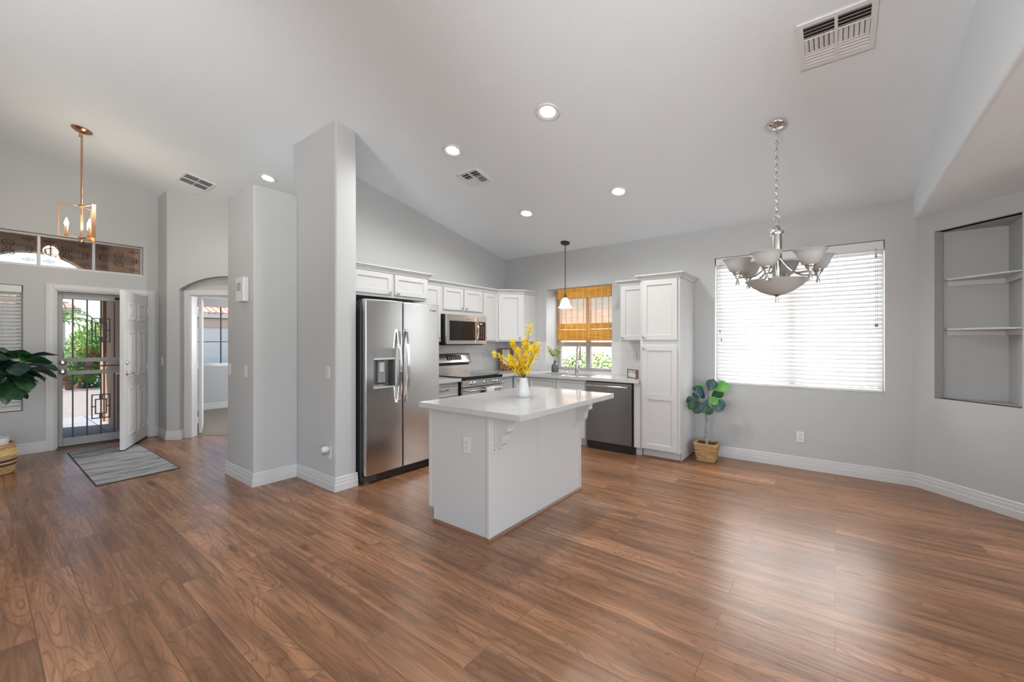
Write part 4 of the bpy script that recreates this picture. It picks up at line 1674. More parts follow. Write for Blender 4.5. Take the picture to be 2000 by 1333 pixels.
for y0, y1 in ((IY0 + .0225, ym - .0012), (ym + .0012, IY1 - .0225)):
    b = MB()
    b.box(IX1 - .0118, IX1, y0, y1, 0, .858)
    b.build('back_panel', CAB, t, bevel=.001)
# kitchen-side doors (seen only from the range side)
FI = Frame((IX0 + .012, 0), (0, 1), (-1, 0))
for y0, y1 in ((IY0 + .03, 2.77), (2.79, IY1 - .03)):
    cdoor(t, FI, y0, y1, .112, .84, (y1 - .03 if y0 < 2.5 else y0 + .03, .78))
cprof = [(0, .858), (.168, .858), (.170, .842), (.160, .828), (.146, .822), (.136, .812), (.126, .790), (.122, .770), (.127, .757), (.117, .748),
         (.100, .742), (.088, .730), (.082, .712), (.080, .690), (.074, .666), (.060, .650), (.045, .646), (0, .646)]
for yc in (2.208, 3.358):
    b = MB()
    b.extr([(IX1 + .012 + a, yc - .034, z) for a, z in cprof], (0, .068, 0))
    co = b.build('corbel', CAB, t, bevel=.002)
    b = MB()
    b.box(IX1 + .0002, IX1 + .0118, yc - .05, yc + .05, .590, .858)
    b.build('mounting_plate', CAB, co, bevel=.002)
    for y in (yc - .026, yc + .026):
        b = MB()
        b.cyl((IX1 + .011, y, .614), (IX1 + .0125, y, .614), .0045, seg=10)
        b.build('screw', DGREY, co)
b = MB()
sweep(b, [(0, 0), (.014, 0), (.012, .010), (.004, .018), (0, .018)], [(IX0 + .055, IY0 - .005), (IX1 + .005, IY0 - .005), (IX1 + .005, IY1 + .004)], -1)
b.build('shoe_moulding', BROWNT, t)
b = MB()
b.box(-2.49, -1.533, 2.063, 3.44, .8595, .90)
tag(b.build('island_countertop', QUARTZ, origin=(-2.0, 2.75, .86), bevel=.003), 'white quartz slab top of the kitchen island with seating overhang', 'countertop')

# ------------------------------------------------------------------ outlets and switches (built facing -y at the origin, then copied)
OUT = 'white duplex outlets'
FO = Frame((0, 0), (1, 0), (0, -1))


def outlet(loc, rz, label):
    t = thing('wall_outlet', label, 'outlet', (0, 0, 0), group=OUT)
    b = MB()
    FO.box(b, -.036, .036, .0003, .006, -.058, .058)
    b.build('plate', PLATE, t, bevel=.002)
    for z in (-.02, .02):
        b = MB()
        b.prism(rounded([(-.0165, 0), (.0165, 0), (.0165, 1), (-.0165, 1)], 0), 0, .001)
        b.bm.clear()
        FO.box(b, -.0165, .0165, .006, .0075, z - .0135, z + .0135)
        s = b.build('socket', PLATE, t, bevel=.003)
        b = MB()
        FO.box(b, -.0085, -.0055, .0074, .0079, z - .001, z + .009)
        FO.box(b, .0055, .0085, .0074, .0079, z - .001, z + .009)
        FO.box(b, -.0025, .0025, .0074, .0079, z - .010, z - .005)
        b.build('slots', DGREY, s)
    t.location = loc
    t.rotation_euler = (0, 0, rz)
    return t


o0 = outlet((-.294, 5.398, .338), 0, 'white outlet low on the grey wall under the dining window')
dup(o0, (-2.056, 2.138, .625), 0, 'white outlet on the end panel of the kitchen island')
dup(o0, (-3.655, 1.998, .342), 0, 'white outlet low on the wing wall with a plug-in device')
dup(o0, (-2.12, 5.387, 1.142), 0, 'white outlet on the backsplash beside the pantry above lettered sign')


def switch(gang, label):
    t = thing('light_switch', label, 'switch', (0, 0, 0), group='white rocker switches')
    b = MB()
    hw2 = .036 if gang == 1 else .058
    FO.box(b, -hw2, hw2, .0003, .006, -.058, .058)
    b.build('plate', PLATE, t, bevel=.002)
    for x in ([0] if gang == 1 else [-.023, .023]):
        b = MB()
        b.hexa([FO.P(x - .016, .006, -.033), FO.P(x + .016, .006, -.033), FO.P(x + .016, .0105, -.033), FO.P(x - .016, .0105, -.033),
                FO.P(x - .016, .006, .033), FO.P(x + .016, .006, .033), FO.P(x + .016, .0075, .033), FO.P(x - .016, .0075, .033)])
        b.build('rocker', CAB, t)
    return t


s1 = switch(1, 'single white light switch on the wing wall beside the refrigerator')
s1.location = (-3.685, 1.998, 1.07)
dup(s1, (-4.455, 1.598, 1.072), 0, 'white light switch on the stub wall below the door chime')
dup(s1, (-4.86, 1.598, 1.072), 0, 'white light switch at the outer edge of the stub wall')
dup(s1, (-7.47, 1.628, 1.08), 0, 'white light switch on the narrow wall right of the entry door')
dup(s1, (-4.306, 4.87, 1.12), R(90), 'white switch on the side backsplash between range and corner')
s2 = switch(2, 'double white switch on the backsplash left of the sink window')
s2.location = (-3.64, 5.387, 1.142)

# plug-in night light on the wing wall outlet
t = thing('plug_in_device', 'white plug-in air freshener with grey base in wing wall outlet', 'air freshener', (-3.665, 1.985, .36))
b = MB()
b.lathe([(.020, 0), (.026, .006), (.030, .02), (.030, .045), (.024, .06), (.01, .066)], (-3.665, 1.990, .372), (0, -1, .06), 18)
b.build('body', PLATE, t, smooth=True)
b = MB()
b.lathe([(.016, 0), (.018, .01), (.016, .03), (.012, .034)], (-3.665, 1.955, .325), (0, 0, 1), 14)
b.build('oil_bottle', GREYP, t, smooth=True)

# door chime on stub wall
t = thing('door_chime', 'grey-white door chime box with slots high on stub wall', 'door chime', (-4.475, 1.598, 1.85))
b = MB()
FS = Frame((-4.475, 1.598), (1, 0), (0, -1))
FS.box(b, -.09, .09, 0, .05, 1.735, 1.965)
c = b.build('cover', PLATE, t, bevel=.006)
b = MB()
for k in range(5):
    FS.box(b, -.065, .03, .0495, .0515, 1.84 + .016 * k, 1.846 + .016 * k)
b.build('slots', DGREY, c)

# ------------------------------------------------------------------ recessed lights
SL = -math.atan(0.193)
DL = 'recessed ceiling lights'
t = thing('recessed_light', 'round recessed ceiling light above the island, largest of the five', 'ceiling light', (0, 0, 0), group=DL)
b = MB()
b.lathe([(.062, -.004), (.068, -.006), (.092, -.010), (.097, -.006), (.098, -.0005), (.060, -.0005)], (0, 0, 0), (0, 0, 1), 40, 0, False, False)
b.build('trim_ring', PLATE, t, smooth=True)
b = MB()
b.lathe([(.061, -.0045), (.040, -.0052), (.0005, -.0055)], (0, 0, 0), (0, 0, 1), 32, 0, False, False)
b.build('lens', LAMPON, t, smooth=True)
ld_ = bpy.data.lights.new('recessed_lamp', 'SPOT')
ld_.energy = 31
ld_.spot_size = R(165)
ld_.spot_blend = 0.5
ld_.shadow_soft_size = .06
ld_.color = (1.0, .985, .965)
lo_ = bpy.data.objects.new('recessed_lamp', ld_)
COL.objects.link(lo_)
lo_.parent = t
lo_.location = (0, 0, -.015)
t.location = (-1.822, 2.822, cz(2.822))
t.rotation_euler = (SL, 0, 0)
for (x, y), lb in (((-2.917, 2.832), 'round recessed ceiling light just above the small kitchen vent'),
                   ((-1.808, 4.172), 'round recessed ceiling light nearest the dining chandelier'),
                   ((-3.017, 4.185), 'round recessed ceiling light nearest the kitchen back corner'),
                   ((-5.409, 2.176), 'round recessed ceiling light above the stub wall, beside wing wall')):
    dup(t, (x, y, cz(y)), 0, lb)

# ------------------------------------------------------------------ ceiling vents


def vent(label, x, y, w, h, style, rz=0.0):
    t = thing('ceiling_vent', label, 'vent', (x, y, cz(y)), rz, 'ceiling air vents', rx=0)
    # built flat below z=0, then tilted with the ceiling
    fw = .028

    def bx(mb, x0, x1, y0, y1, z0, z1, m=0):
        mb.box(x + x0, x + x1, y + y0, y + y1, cz(y) + z0, cz(y) + z1, m)
    b = MB()
    bx(b, -w / 2, -w / 2 + fw, -h / 2, h / 2, -.012, -.0008)
    bx(b, w / 2 - fw, w / 2, -h / 2, h / 2, -.012, -.0008)
    bx(b, -w / 2 + fw, w / 2 - fw, -h / 2, -h / 2 + fw, -.012, -.0008)
    bx(b, -w / 2 + fw, w / 2 - fw, h / 2 - fw, h / 2, -.012, -.0008)
    bx(b, -.008, .008, -h / 2 + fw, h / 2 - fw, -.012, -.002)
    b.build('frame', VENT, t)
    b = MB()
    bx(b, -w / 2 + fw, w / 2 - fw, -h / 2 + fw, h / 2 - fw, -.0022, -.0008)
    b.build('duct_opening', VOID, t)
    iw = w / 2 - fw - .008
    for sx in (-1, 1):
        ca = sx * (.008 + iw / 2)
        b = MB()
        ih = h - 2 * fw
        if style == 'three':
            thirds = [(-ih / 2, -ih / 6 - .006, 'h', -1), (-ih / 6, ih / 6, 'v', sx), (ih / 6 + .006, ih / 2, 'h', 1)]
        else:
            thirds = [(-ih / 2, -.006, 'v' if style == 'v' else 'h', 1 if style == 'v' else -1), (.006, ih / 2, 'v', 1 if style == 'v' else sx)]
        for y0, y1, kind, dr in thirds:
            if kind == 'h':
                n = 4 if style == 'three' else 3
                for k in range(n):
                    yc = y0 + (k + .5) * (y1 - y0) / n
                    b.obox((x + ca, y + yc, cz(y) - .007), (iw / 2, 0, 0), (0, .30 * (y1 - y0) / n, -.004 * dr), (0, .0006, .0008))
            else:
                n = 6
                for k in range(n):
                    xc = ca - iw / 2 + (k + .5) * iw / n
                    b.obox((x + xc, y + (y0 + y1) / 2, cz(y) - .007), (.40 * iw / n, 0, -.004 * dr), (0, (y1 - y0) / 2, 0), (.0006, 0, .0008))
            if y0 > -ih / 2:
                b.box(x + ca - iw / 2, x + ca + iw / 2, y + y0 - .006, y + y0, cz(y) - .011, cz(y) - .003)
        b.build('louvres', VENT, t)
    t.rotation_euler = (SL, 0, rz)
    return t


vent('white three-section ceiling vent near the dining chandelier, the biggest vent', .005, 3.095, .36, .37, 'three')
vent('small white ceiling vent beside the kitchen recessed light', -3.045, 3.28, .28, .27, 'four')
vent('white slotted ceiling vent above the entry hall arch', -6.49, 1.755, .40, .34, 'v')

# ------------------------------------------------------------------ dining chandelier
CX, CYY = -.353, 3.766
CZT = cz(CYY)
t = thing('chandelier', 'brushed nickel chandelier with six frosted shades and bowl before dining window', 'chandelier', (CX, CYY, CZT))
sn = Vector((0, math.sin(math.atan(.193)), math.cos(math.atan(.193)))) * -1
b = MB()
b.lathe([(.068, 0.0005), (.068, .008), (.060, .020), (.035, .030), (.012, .034), (.008, .045)], (CX, CYY, CZT), sn, 28)
b.build('canopy', CHROME, t, smooth=True)
b = MB()
z = CZT - .045
k = 0
while z > 2.325:
    pts = []
    for q in range(14):
        th = 2 * math.pi * q / 14
        u, v = .0085 * math.cos(th), .019 * math.sin(th)
        ang = R(20) if k % 2 else R(110)
        pts.append((CX + u * math.cos(ang), CYY + u * math.sin(ang), z - .012 + v))
    b.tube(pts, .0021, 6, 0, True)
    z -= .030
    k += 1
b.build('chain', NICKEL, t, smooth=True)
b = MB()
pts = [(CX + .022 * math.cos(2 * math.pi * q / 18) * .79, CYY + .022 * math.cos(2 * math.pi * q / 18) * .61, 2.295 + .026 * math.sin(2 * math.pi * q / 18)) for q in range(18)]
b.tube(pts, .0028, 8, 0, True)
b.cyl((CX, CYY, 2.24), (CX, CYY, 2.272), .006, seg=10)
b.build('loop_ring', NICKEL, t, smooth=True)
b = MB()
b.lathe([(.002, 2.248), (.012, 2.240), (.022, 2.230), (.032, 2.215), (.034, 2.19), (.034, 2.0), (.028, 1.84), (.02, 1.82)][::-1], (CX, CYY, 0), (0, 0, 1), 24)
b.lathe([(.034, 2.175), (.047, 2.175), (.049, 2.185), (.047, 2.198), (.034, 2.200)], (CX, CYY, 0), (0, 0, 1), 24, 0, False, False)
col_ = b.build('column', NICKEL, t, smooth=True)
b = MB()
for q in range(8):
    th = 2 * math.pi * q / 8
    b.cyl((CX + .046 * math.cos(th), CYY + .046 * math.sin(th), 2.195), (CX + .046 * math.cos(th), CYY + .046 * math.sin(th), 2.222), .003, seg=6)
b.build('collar_pins', NICKEL, col_)
b = MB()
b.lathe([(.004, 1.712), (.05, 1.716), (.10, 1.735), (.155, 1.772), (.195, 1.806), (.213, 1.820), (.210, 1.824), (.19, 1.811), (.15, 1.779), (.095, 1.742), (.045, 1.722), (.004, 1.718)], (CX, CYY, 0), (0, 0, 1), 40)
b.build('glass_bowl', FROST, t, smooth=True)
b = MB()
b.lathe([(.004, 1.655), (.012, 1.656), (.013, 1.664), (.008, 1.690), (.010, 1.700), (.030, 1.710), (.020, 1.716), (.006, 1.72)], (CX, CYY, 0), (0, 0, 1), 18)
b.build('bottom_finial', NICKEL, t, smooth=True)
aim = math.atan2(-CYY, -CX)         # direction towards the viewer side of the room
RR = .272
for i in range(6):
    th = aim + R(-13 + 60 * i)
    dx, dy = math.cos(th), math.sin(th)
    ax, ay = CX + RR * dx, CYY + RR * dy
    b = MB()
    path = []
    for q in range(15):
        s = q / 14
        r_ = .030 + (RR - .030) * s
        zz = 1.985 - .128 * math.sin(min(1, s * 1.55) * math.pi / 2) ** 1.0
        path.append((CX + r_ * dx, CYY + r_ * dy, zz))
    b.tube(path, .0065, 8)
    b.build('arm', NICKEL, t, smooth=True)
    b = MB()
    b.lathe([(.004, 1.797), (.013, 1.798), (.014, 1.806), (.008, 1.832), (.007, 1.848), (.014, 1.852), (.015, 1.862), (.022, 1.866), (.023, 1.874), (.029, 1.878), (.030, 1.886), (.034, 1.890), (.034, 1.897), (.01, 1.899)], (ax, ay, 0), (0, 0, 1), 18)
    b.build('socket', NICKEL, t, smooth=True)
    b = MB()
    b.lathe([(.028, 1.893), (.050, 1.905), (.070, 1.935), (.082, 1.968), (.093, 1.990), (.104, 1.999), (.102, 2.002), (.089, 1.993), (.077, 1.968), (.065, 1.936), (.046, 1.908), (.026, 1.898)], (ax, ay, 0), (0, 0, 1), 32, 0, False, False)
    b.build('glass_shade', FROST, t, smooth=True)

# ------------------------------------------------------------------ pendant over sink
PX, PY = -3.02, 5.13
PZ = cz(PY)
t = thing('pendant_light', 'small lit glass cone pendant on dark rod above the sink', 'pendant light', (PX, PY, PZ))
b = MB()
b.lathe([(.064, .0005), (.064, .018), (.055, .026), (.012, .028)], (PX, PY, PZ), sn, 28)
b.build('canopy', DARKMETAL, t, smooth=True)
b = MB()
b.cyl((PX, PY, 2.03), (PX, PY, PZ - .02), .0055, seg=10)
b.build('rod', DARKMETAL, t, smooth=True)
b = MB()
b.lathe([(.028, 1.965), (.026, 1.985), (.016, 1.998), (.014, 2.02), (.009, 2.03)], (PX, PY, 0), (0, 0, 1), 18)
b.build('socket', DARKMETAL, t, smooth=True)
b = MB()
b.lathe([(.024, 1.972), (.040, 1.955), (.058, 1.90), (.078, 1.852), (.100, 1.832), (.098, 1.829), (.074, 1.848), (.054, 1.898), (.036, 1.952), (.022, 1.968)], (PX, PY, 0), (0, 0, 1), 32, 0, False, False)
b.build('glass_shade', SHADEON, t, smooth=True)
b = MB()
b.sphere((PX, PY, 1.89), .028, (1, 1, 1.3), 16, 10)
b.build('bulb', LAMPON, t, smooth=True)

# ------------------------------------------------------------------ foyer lantern
LX, LY = -6.33, .708
LZ = cz(LY)
t = thing('foyer_chandelier', 'rose gold open-frame chandelier with candle bulbs hanging in the entry', 'chandelier', (LX, LY, LZ))
b = MB()
b.lathe([(.085, .0005), (.085, .006), (.070, .020), (.040, .034), (.014, .042), (.011, .085)], (LX, LY, LZ), sn, 28)
b.build('canopy', COPPER, t, smooth=True)
b = MB()
b.cyl((LX, LY, 2.45), (LX, LY, LZ - .06), .0095, seg=12)
b.cyl((LX, LY, 2.785), (LX, LY, 2.80), .032, seg=20)
b.lathe([(.004, 2.405), (.018, 2.412), (.022, 2.428), (.016, 2.444), (.03, 2.452), (.03, 2.462)], (LX, LY, 0), (0, 0, 1), 18)
b.build('rod', COPPER, t, smooth=True)
rt = Vector((math.cos(R(37.75)), math.sin(R(37.75)), 0))
aw = Vector((-math.sin(R(37.75)), math.cos(R(37.75)), 0))
for ph in (226, 346, 106):
    d3 = rt * math.cos(R(ph)) + aw * math.sin(R(ph))
    pz = Vector((-d3.y, d3.x, 0))
    o3 = Vector((LX, LY, 0))
    b = MB()
    for z in (2.795, 2.455):
        b.obox(o3 + d3 * .088 + Vector((0, 0, z)), d3 * .082, pz * .008, (0, 0, .005))
    b.obox(o3 + d3 * .168 + Vector((0, 0, 2.625)), d3 * .005, pz * .020, (0, 0, .176))
    fo = b.build('frame_arm', COPPER, t, bevel=.001)
    c3 = o3 + d3 * .112
    b = MB()
    b.lathe([(.020, 2.461), (.022, 2.466), (.012, 2.470), (.012, 2.560), (.009, 2.562)], c3, (0, 0, 1), 14)
    b.build('candle_sleeve', COPPER, t, smooth=True)
    b = MB()
    b.lathe([(.007, 2.560), (.016, 2.578), (.018, 2.592), (.012, 2.615), (.005, 2.638), (.001, 2.650)], c3, (0, 0, 1), 14)
    b.build('bulb', FLAME, t, smooth=True)
light('foyer_lamp', 'POINT', (LX, LY, 2.7), (0, 0, 0), 6, color=(1, .85, .65)).data.shadow_soft_size = .08

# ------------------------------------------------------------------ plants


def leaf(mb, base, d, up, L, W, curl, m, fold=.18, n=7):
    d = Vector(d).normalized()
    up = (Vector(up) - d * Vector(up).dot(d)).normalized()
    sd = d.cross(up)
    base = Vector(base)
    rows = []
    for i in range(n + 1):
        s = i / n
        wv = W * .5 * (math.sin(math.pi * min(1, s ** 1.25 * .96 + .02)) ** .75) * (.62 + .5 * s)
        if i == n:
            wv = .02 * W
        c = base + d * (L * s * (1 - .12 * abs(curl) * s)) + up * (L * -curl * s * s)
        rip = .03 * W * math.sin(i * 2.3)
        rows.append([c - sd * wv + up * (fold * wv + rip), c - sd * wv * .5 + up * (fold * wv * .35), c, c + sd * wv * .5 + up * (fold * wv * .35), c + sd * wv + up * (fold * wv - rip)])
    mb.loops(rows, m, False, False, False)


def rnd(a, b):
    return a + (b - a) * random.random()


# big fiddle-leaf fig at the left
PXL, PYL = -6.79, .105
t = thing('basket_planter', 'woven round basket with white pot at the left edge by entry window', 'planter', (PXL, PYL, 0))
b = MB()
rows = 15
for k in range(rows):
    s = k / (rows - 1)
    r_ = .135 + .035 * math.sin(math.pi * (.15 + .62 * s))
    mi = 1 if k in (9, 10, 11) else (2 if k in (4, 6) else 0)
    pts = [(PXL + (r_ + .002 * math.sin(q * 2.5)) * math.cos(2 * math.pi * q / 40), PYL + (r_ + .002 * math.sin(q * 2.5)) * math.sin(2 * math.pi * q / 40), .014 + .0205 * k) for q in range(40)]
    b.tube(pts, .0125, 6, mi, True)
b.lathe([(.13, .004), (.001, .004)], (PXL, PYL, 0), seg=24, cap0=False, cap1=False)
b.build('basket_weave', [STRAW, STRAWY, STRAWB], t, smooth=True)
b = MB()
b.lathe([(.10, .01), (.118, .08), (.125, .335), (.128, .365), (.118, .367), (.116, .33)], (PXL, PYL, 0), (0, 0, 1), 32, 0, True, False)
b.build('inner_pot', CERAM, t, smooth=True)
t = thing('fiddle_leaf_fig', 'large dark green fiddle-leaf fig tree at the left picture edge', 'plant', (PXL, PYL, .3))
b = MB()
b.lathe([(.115, .325), (.001, .33)], (PXL, PYL, 0), seg=20, cap0=False, cap1=False)
b.build('soil', SOIL, t)
b = MB()
b.tube([(PXL, PYL, .32), (PXL + .01, PYL, .6), (PXL - .01, PYL + .01, .85), (PXL, PYL, 1.3)], [.016, .014, .013, .008], 8)
b.tube([(PXL, PYL, .80), (PXL + .10, PYL + .10, .98), (PXL + .16, PYL + .20, 1.15)], [.011, .009, .005], 8)
b.tube([(PXL, PYL, .85), (PXL - .08, PYL - .10, 1.0), (PXL - .14, PYL - .16, 1.2)], [.011, .009, .005], 8)
b.build('trunk', BARKP, t, smooth=True)
b = MB()
random.seed(11)
stems = [((PXL, PYL, .85), (PXL, PYL, 1.36)), ((PXL + .06, PYL + .06, .92), (PXL + .16, PYL + .20, 1.18)), ((PXL - .05, PYL - .06, .95), (PXL - .14, PYL - .16, 1.25))]
for i in range(105):
    s0, s1 = stems[i % 3]
    s = rnd(0, 1)
    p = Vector(s0).lerp(Vector(s1), s)
    a = rnd(0, 2 * math.pi)
    el = rnd(-.75, .25) + .55 * s * s
    d = Vector((math.cos(a) * math.cos(el), math.sin(a) * math.cos(el), math.sin(el)))
    nrm = Vector((math.cos(a), math.sin(a), 0)) * rnd(.3, 1.2) + Vector((rnd(-.5, .5), rnd(-.5, .5), .8))
    m = 2 if random.random() < .07 else (1 if random.random() < .35 else 0)
    leaf(b, p + d * .05, d, nrm, rnd(.20, .30), rnd(.15, .21), rnd(.1, .5), m)
b.build('leaves', LEAF, t, smooth=True)

# small potted fig beside the pantry
QX, QY = -1.158, 5.125
t = thing('basket_planter', 'small square seagrass basket on the floor beside the pantry', 'planter', (QX, QY, 0))
b = MB()
for k in range(11):
    h = .088 + .026 * k / 10
    poly = rounded([(-h, -h), (h, -h), (h, h), (-h, h)], .02, 4)
    pts = []
    for i in range(len(poly)):
        p, q = Vector(poly[i]), Vector(poly[(i + 1) % len(poly)])
        nseg = max(1, int((q - p).length / .022))
        for j in range(nseg):
            v = p.lerp(q, j / nseg)
            wob = .0025 * (1 if (j + k) % 2 else -1)
            pts.append((QX + v.x * (1 + wob * 8), QY + v.y * (1 + wob * 8), .011 + .0185 * k + rnd(-.001, .001)))
    b.tube(pts, .0108 if k < 10 else .012, 6, 0, True)
b.box(QX - .088, QX + .088, QY - .088, QY + .088, .002, .01)
b.build('basket_weave', STRAW, t, smooth=True)
t = thing('potted_fig', 'small fig topiary with round teal leaves in the square basket', 'plant', (QX, QY, .18))
b = MB()
b.box(QX - .096, QX + .096, QY - .096, QY + .096, .15, .188)
b.build('soil', SOIL, t)
b = MB()
b.tube([(QX, QY, .18), (QX - .004, QY, .30), (QX + .003, QY + .004, .44), (QX - .002, QY, .585), (QX - .002, QY, .66)], [.019, .016, .0165, .015, .013], 10)
b.tube([(QX, QY, .60), (QX - .03, QY - .08, .68), (QX - .07, QY - .13, .76)], [.01, .007, .004], 8)
b.tube([(QX, QY, .62), (QX + .03, QY - .01, .78), (QX + .06, QY - .02, .84)], [.01, .007, .004], 8)
b.cyl((QX + .012, QY - .012, .33), (QX + .028, QY - .02, .335), .006, .004, seg=8)
b.build('trunk', BARKP, t, smooth=True)
b = MB()
random.seed(5)
vd = (-Vector((QX, QY, 0))).normalized()       # broad faces mostly turned to the room
rv = Vector((-vd.y, vd.x, 0))
spec = [(.02, .02, .79, 0.35, .95, .15, .135, 0), (.07, -.01, .80, 1.0, .6, .17, .15, 2), (-.035, .04, .82, -.7, .55, .09, .085, 2), (.02, .06, .735, .5, -.4, .12, .105, 2),
        (-.04, .05, .74, -.35, .5, .14, .125, 0), (.03, .05, .68, .8, -.45, .17, .14, 0), (.00, .06, .70, -.2, -.8, .16, .13, 0), (-.05, .05, .66, -.5, -.75, .15, .12, 0),
        (-.09, .06, .70, -.9, -.2, .13, .11, 0), (-.10, .09, .70, -.45, -.55, .145, .10, 1), (-.06, .03, .72, -.8, .35, .10, .09, 1), (.05, .02, .66, .9, -.1, .15, .13, 0),
        (-.02, -.06, .70, -.3, .3, .15, .13, 0), (.05, -.07, .72, .4, .3, .16, .14, 1), (-.08, -.02, .66, -.6, -.4, .14, .11, 1), (.00, .08, .655, .2, -.9, .13, .12, 1),
        (-.12, .07, .76, -.15, .9, .09, .035, 0), (-.075, .06, .735, -.5, .7, .08, .06, 0)]
for lx, lv_, z, du, dz, L_, W_, m in spec:
    d = rv * du + Vector((0, 0, dz)) + vd * .25
    leaf(b, Vector((QX, QY, z)) + rv * lx + vd * lv_, d, vd + Vector((0, 0, .25)), L_, W_, rnd(.05, .3), m, .12)
b.build('leaves', LEAF2, t, smooth=True)

# ------------------------------------------------------------------ island vase and forsythia
VX, VY = -2.023, 2.764
b = MB()
b.lathe([(.046, 0), (.052, .006), (.053, .03), (.048, .07), (.040, .105), (.033, .135), (.031, .152), (.033, .160), (.029, .160), (.027, .15), (.036, .10), (.046, .03), (.04, .01)], (VX, VY, .9003), (0, 0, 1), 32, 0, True, True)
tag(b.build('vase', CERAM, origin=(VX, VY, .90), smooth=True), 'white bottle-shaped vase on the island countertop', 'vase')
random.seed(21)
FG_ = 'yellow forsythia branches in the white vase'
camr = Vector((.79, .61, 0))
camf = Vector((-.61, .79, 0))
ends = [(-.235, .00, .355, 'yellow forsythia branch in white vase reaching farthest left over wooden board'),
        (-.09, -.05, .46, 'yellow forsythia branch in white vase rising left of the tallest one'),
        (.055, .02, .585, 'tallest yellow forsythia branch standing in the white vase'),
        (.02, .06, .46, 'yellow forsythia branch in the dense middle of the white vase'),
        (.125, -.02, .40, 'yellow forsythia branch leaning right in the white vase'),
        (.115, .05, .46, 'yellow forsythia branch right of middle at the back of the white vase'),
        (-.05, .07, .40, 'yellow forsythia branch at the back left of the white vase'),
        (.045, -.07, .40, 'yellow forsythia branch at the front of the white vase'),
        (-.12, .03, .33, 'short yellow forsythia branch leaning left in the white vase')]
for r_, f2, h, lb in ends:
    t = thing('forsythia_branch', lb, 'flower', (VX, VY, .94), group=FG_)
    p0 = Vector((VX, VY, .915)) - camr * r_ * .06
    p1 = Vector((VX, VY, .90 + .155)) + camr * r_ * .07 + camf * f2 * .07
    p3 = Vector((VX, VY, .90 + h)) + camr * r_ + camf * f2
    p2 = p1.lerp(p3, .45) + Vector((0, 0, .05))
    path = [p0, p1]
    for k in range(1, 9):
        s = k / 8
        path.append(p1 * (1 - s) ** 2 + p2 * 2 * s * (1 - s) + p3 * s * s)
    b = MB()
    b.tube(path, [.0028] * 5 + [.0022] * 3 + [.0016] * 2, 6)
    b.build('stem', TWIG, t, smooth=True)
    b = MB()
    for q in range(52):
        s = rnd(.12, 1.0)
        if q < 2:
            s = 1.0
        i = min(7, int(s * 8))
        c = path[1 + i].lerp(path[2 + i], s * 8 - i) if i < 8 else path[-1]
        c = c + Vector((rnd(-1, 1), rnd(-1, 1), rnd(-1, 1))) * .017
        ax = Vector((rnd(-1, 1), rnd(-1, 1), rnd(-.3, 1))).normalized()
        e1 = ax.orthogonal().normalized()
        e2 = ax.cross(e1)
        m = random.choice((0, 0, 0, 1, 2))
        sz = rnd(.014, .022)
        for w4 in range(4):
            th = w4 * math.pi / 2
            d = (e1 * math.cos(th) + e2 * math.sin(th))
            sd2 = ax.cross(d)
            b.face([c, c + d * sz * .6 + sd2 * sz * .30 + ax * sz * .35, c + d * sz * 1.25 + ax * sz * .6, c + d * sz * .6 - sd2 * sz * .30 + ax * sz * .35], m)
    b.build('blossoms', YEL, t)

# grey vase and sprigs by the sink window
GX, GY = -3.295, 5.30
b = MB()
b.lathe([(.045, 0), (.052, .006), (.055, .04), (.050, .095), (.034, .118), (.020, .128), (.018, .155), (.022, .165), (.018, .165), (.014, .15), (.016, .13), (.045, .05), (.04, .01)], (GX, GY, .9003), (0, 0, 1), 28)
tag(b.build('vase', GVASE, origin=(GX, GY, .90), smooth=True), 'dark grey bottle vase on the counter beside the sink window', 'vase')
random.seed(33)
for i, (r_, h, mm, lb) in enumerate([(-.13, .39, 1, 'yellow-green flower sprig in grey vase, leaning farthest left'), (-.06, .36, 2, 'white flower sprig in grey vase left of center'),
                                     (.01, .34, 0, 'green leafy sprig in the middle of the grey vase'), (.05, .38, 2, 'white flower sprig in grey vase toward the shade'),
                                     (.12, .43, 1, 'tallest yellow-green flower sprig in grey vase, before bamboo shade'), (.09, .31, 0, 'short green leafy sprig in grey vase at its right'),
                                     (-.09, .30, 0, 'short green leafy sprig in grey vase at its left')]):
    t = thing('flower_sprig', lb, 'flower', (GX, GY, .96), group='flower sprigs in the grey vase')
    p0 = Vector((GX, GY, .93))
    p1 = Vector((GX, GY, .90 + .165)) + camr * r_ * .04
    p3 = Vector((GX, GY, .90 + h)) + camr * r_ + camf * rnd(-.04, .02)
    path = [p0, p1] + [p1.lerp(p3, k / 6) + Vector((0, 0, .02 * math.sin(math.pi * k / 6))) for k in range(1, 7)]
    b = MB()
    b.tube(path, .0022, 6)
    b.build('stem', GSTEM, t, smooth=True)
    b = MB()
    for q in range(34):
        s = rnd(.25, 1)
        c = p1.lerp(p3, s) + Vector((0, 0, .02 * math.sin(math.pi * s)))
        d = Vector((rnd(-1, 1), rnd(-1, 1), rnd(0, 1))).normalized()
        m = mm if s > .72 else (0 if random.random() < .75 else 1)
        leaf(b, c, d, (rnd(-.3, .3), rnd(-.3, .3), 1), rnd(.030, .052), rnd(.014, .024), .3, m, .2, 3)
    b.build('leaves', GLF, t)

# wooden board and lettered sign on the counters
bc = Vector((-4.085, 5.150, .9005))
u3 = Vector((.42, .907, 0))
n3 = Vector((.907, -.42, 0))
lean = (Vector((0, 0, 1)) - n3 * .16).normalized()
nf = (n3 + Vector((0, 0, .16))).normalized()
t = thing('recipe_board', 'brown wooden board with cream paper leaning in the counter corner', 'board', tuple(bc))


def bpt(a, z, b):
    return bc + u3 * a + lean * z + nf * b


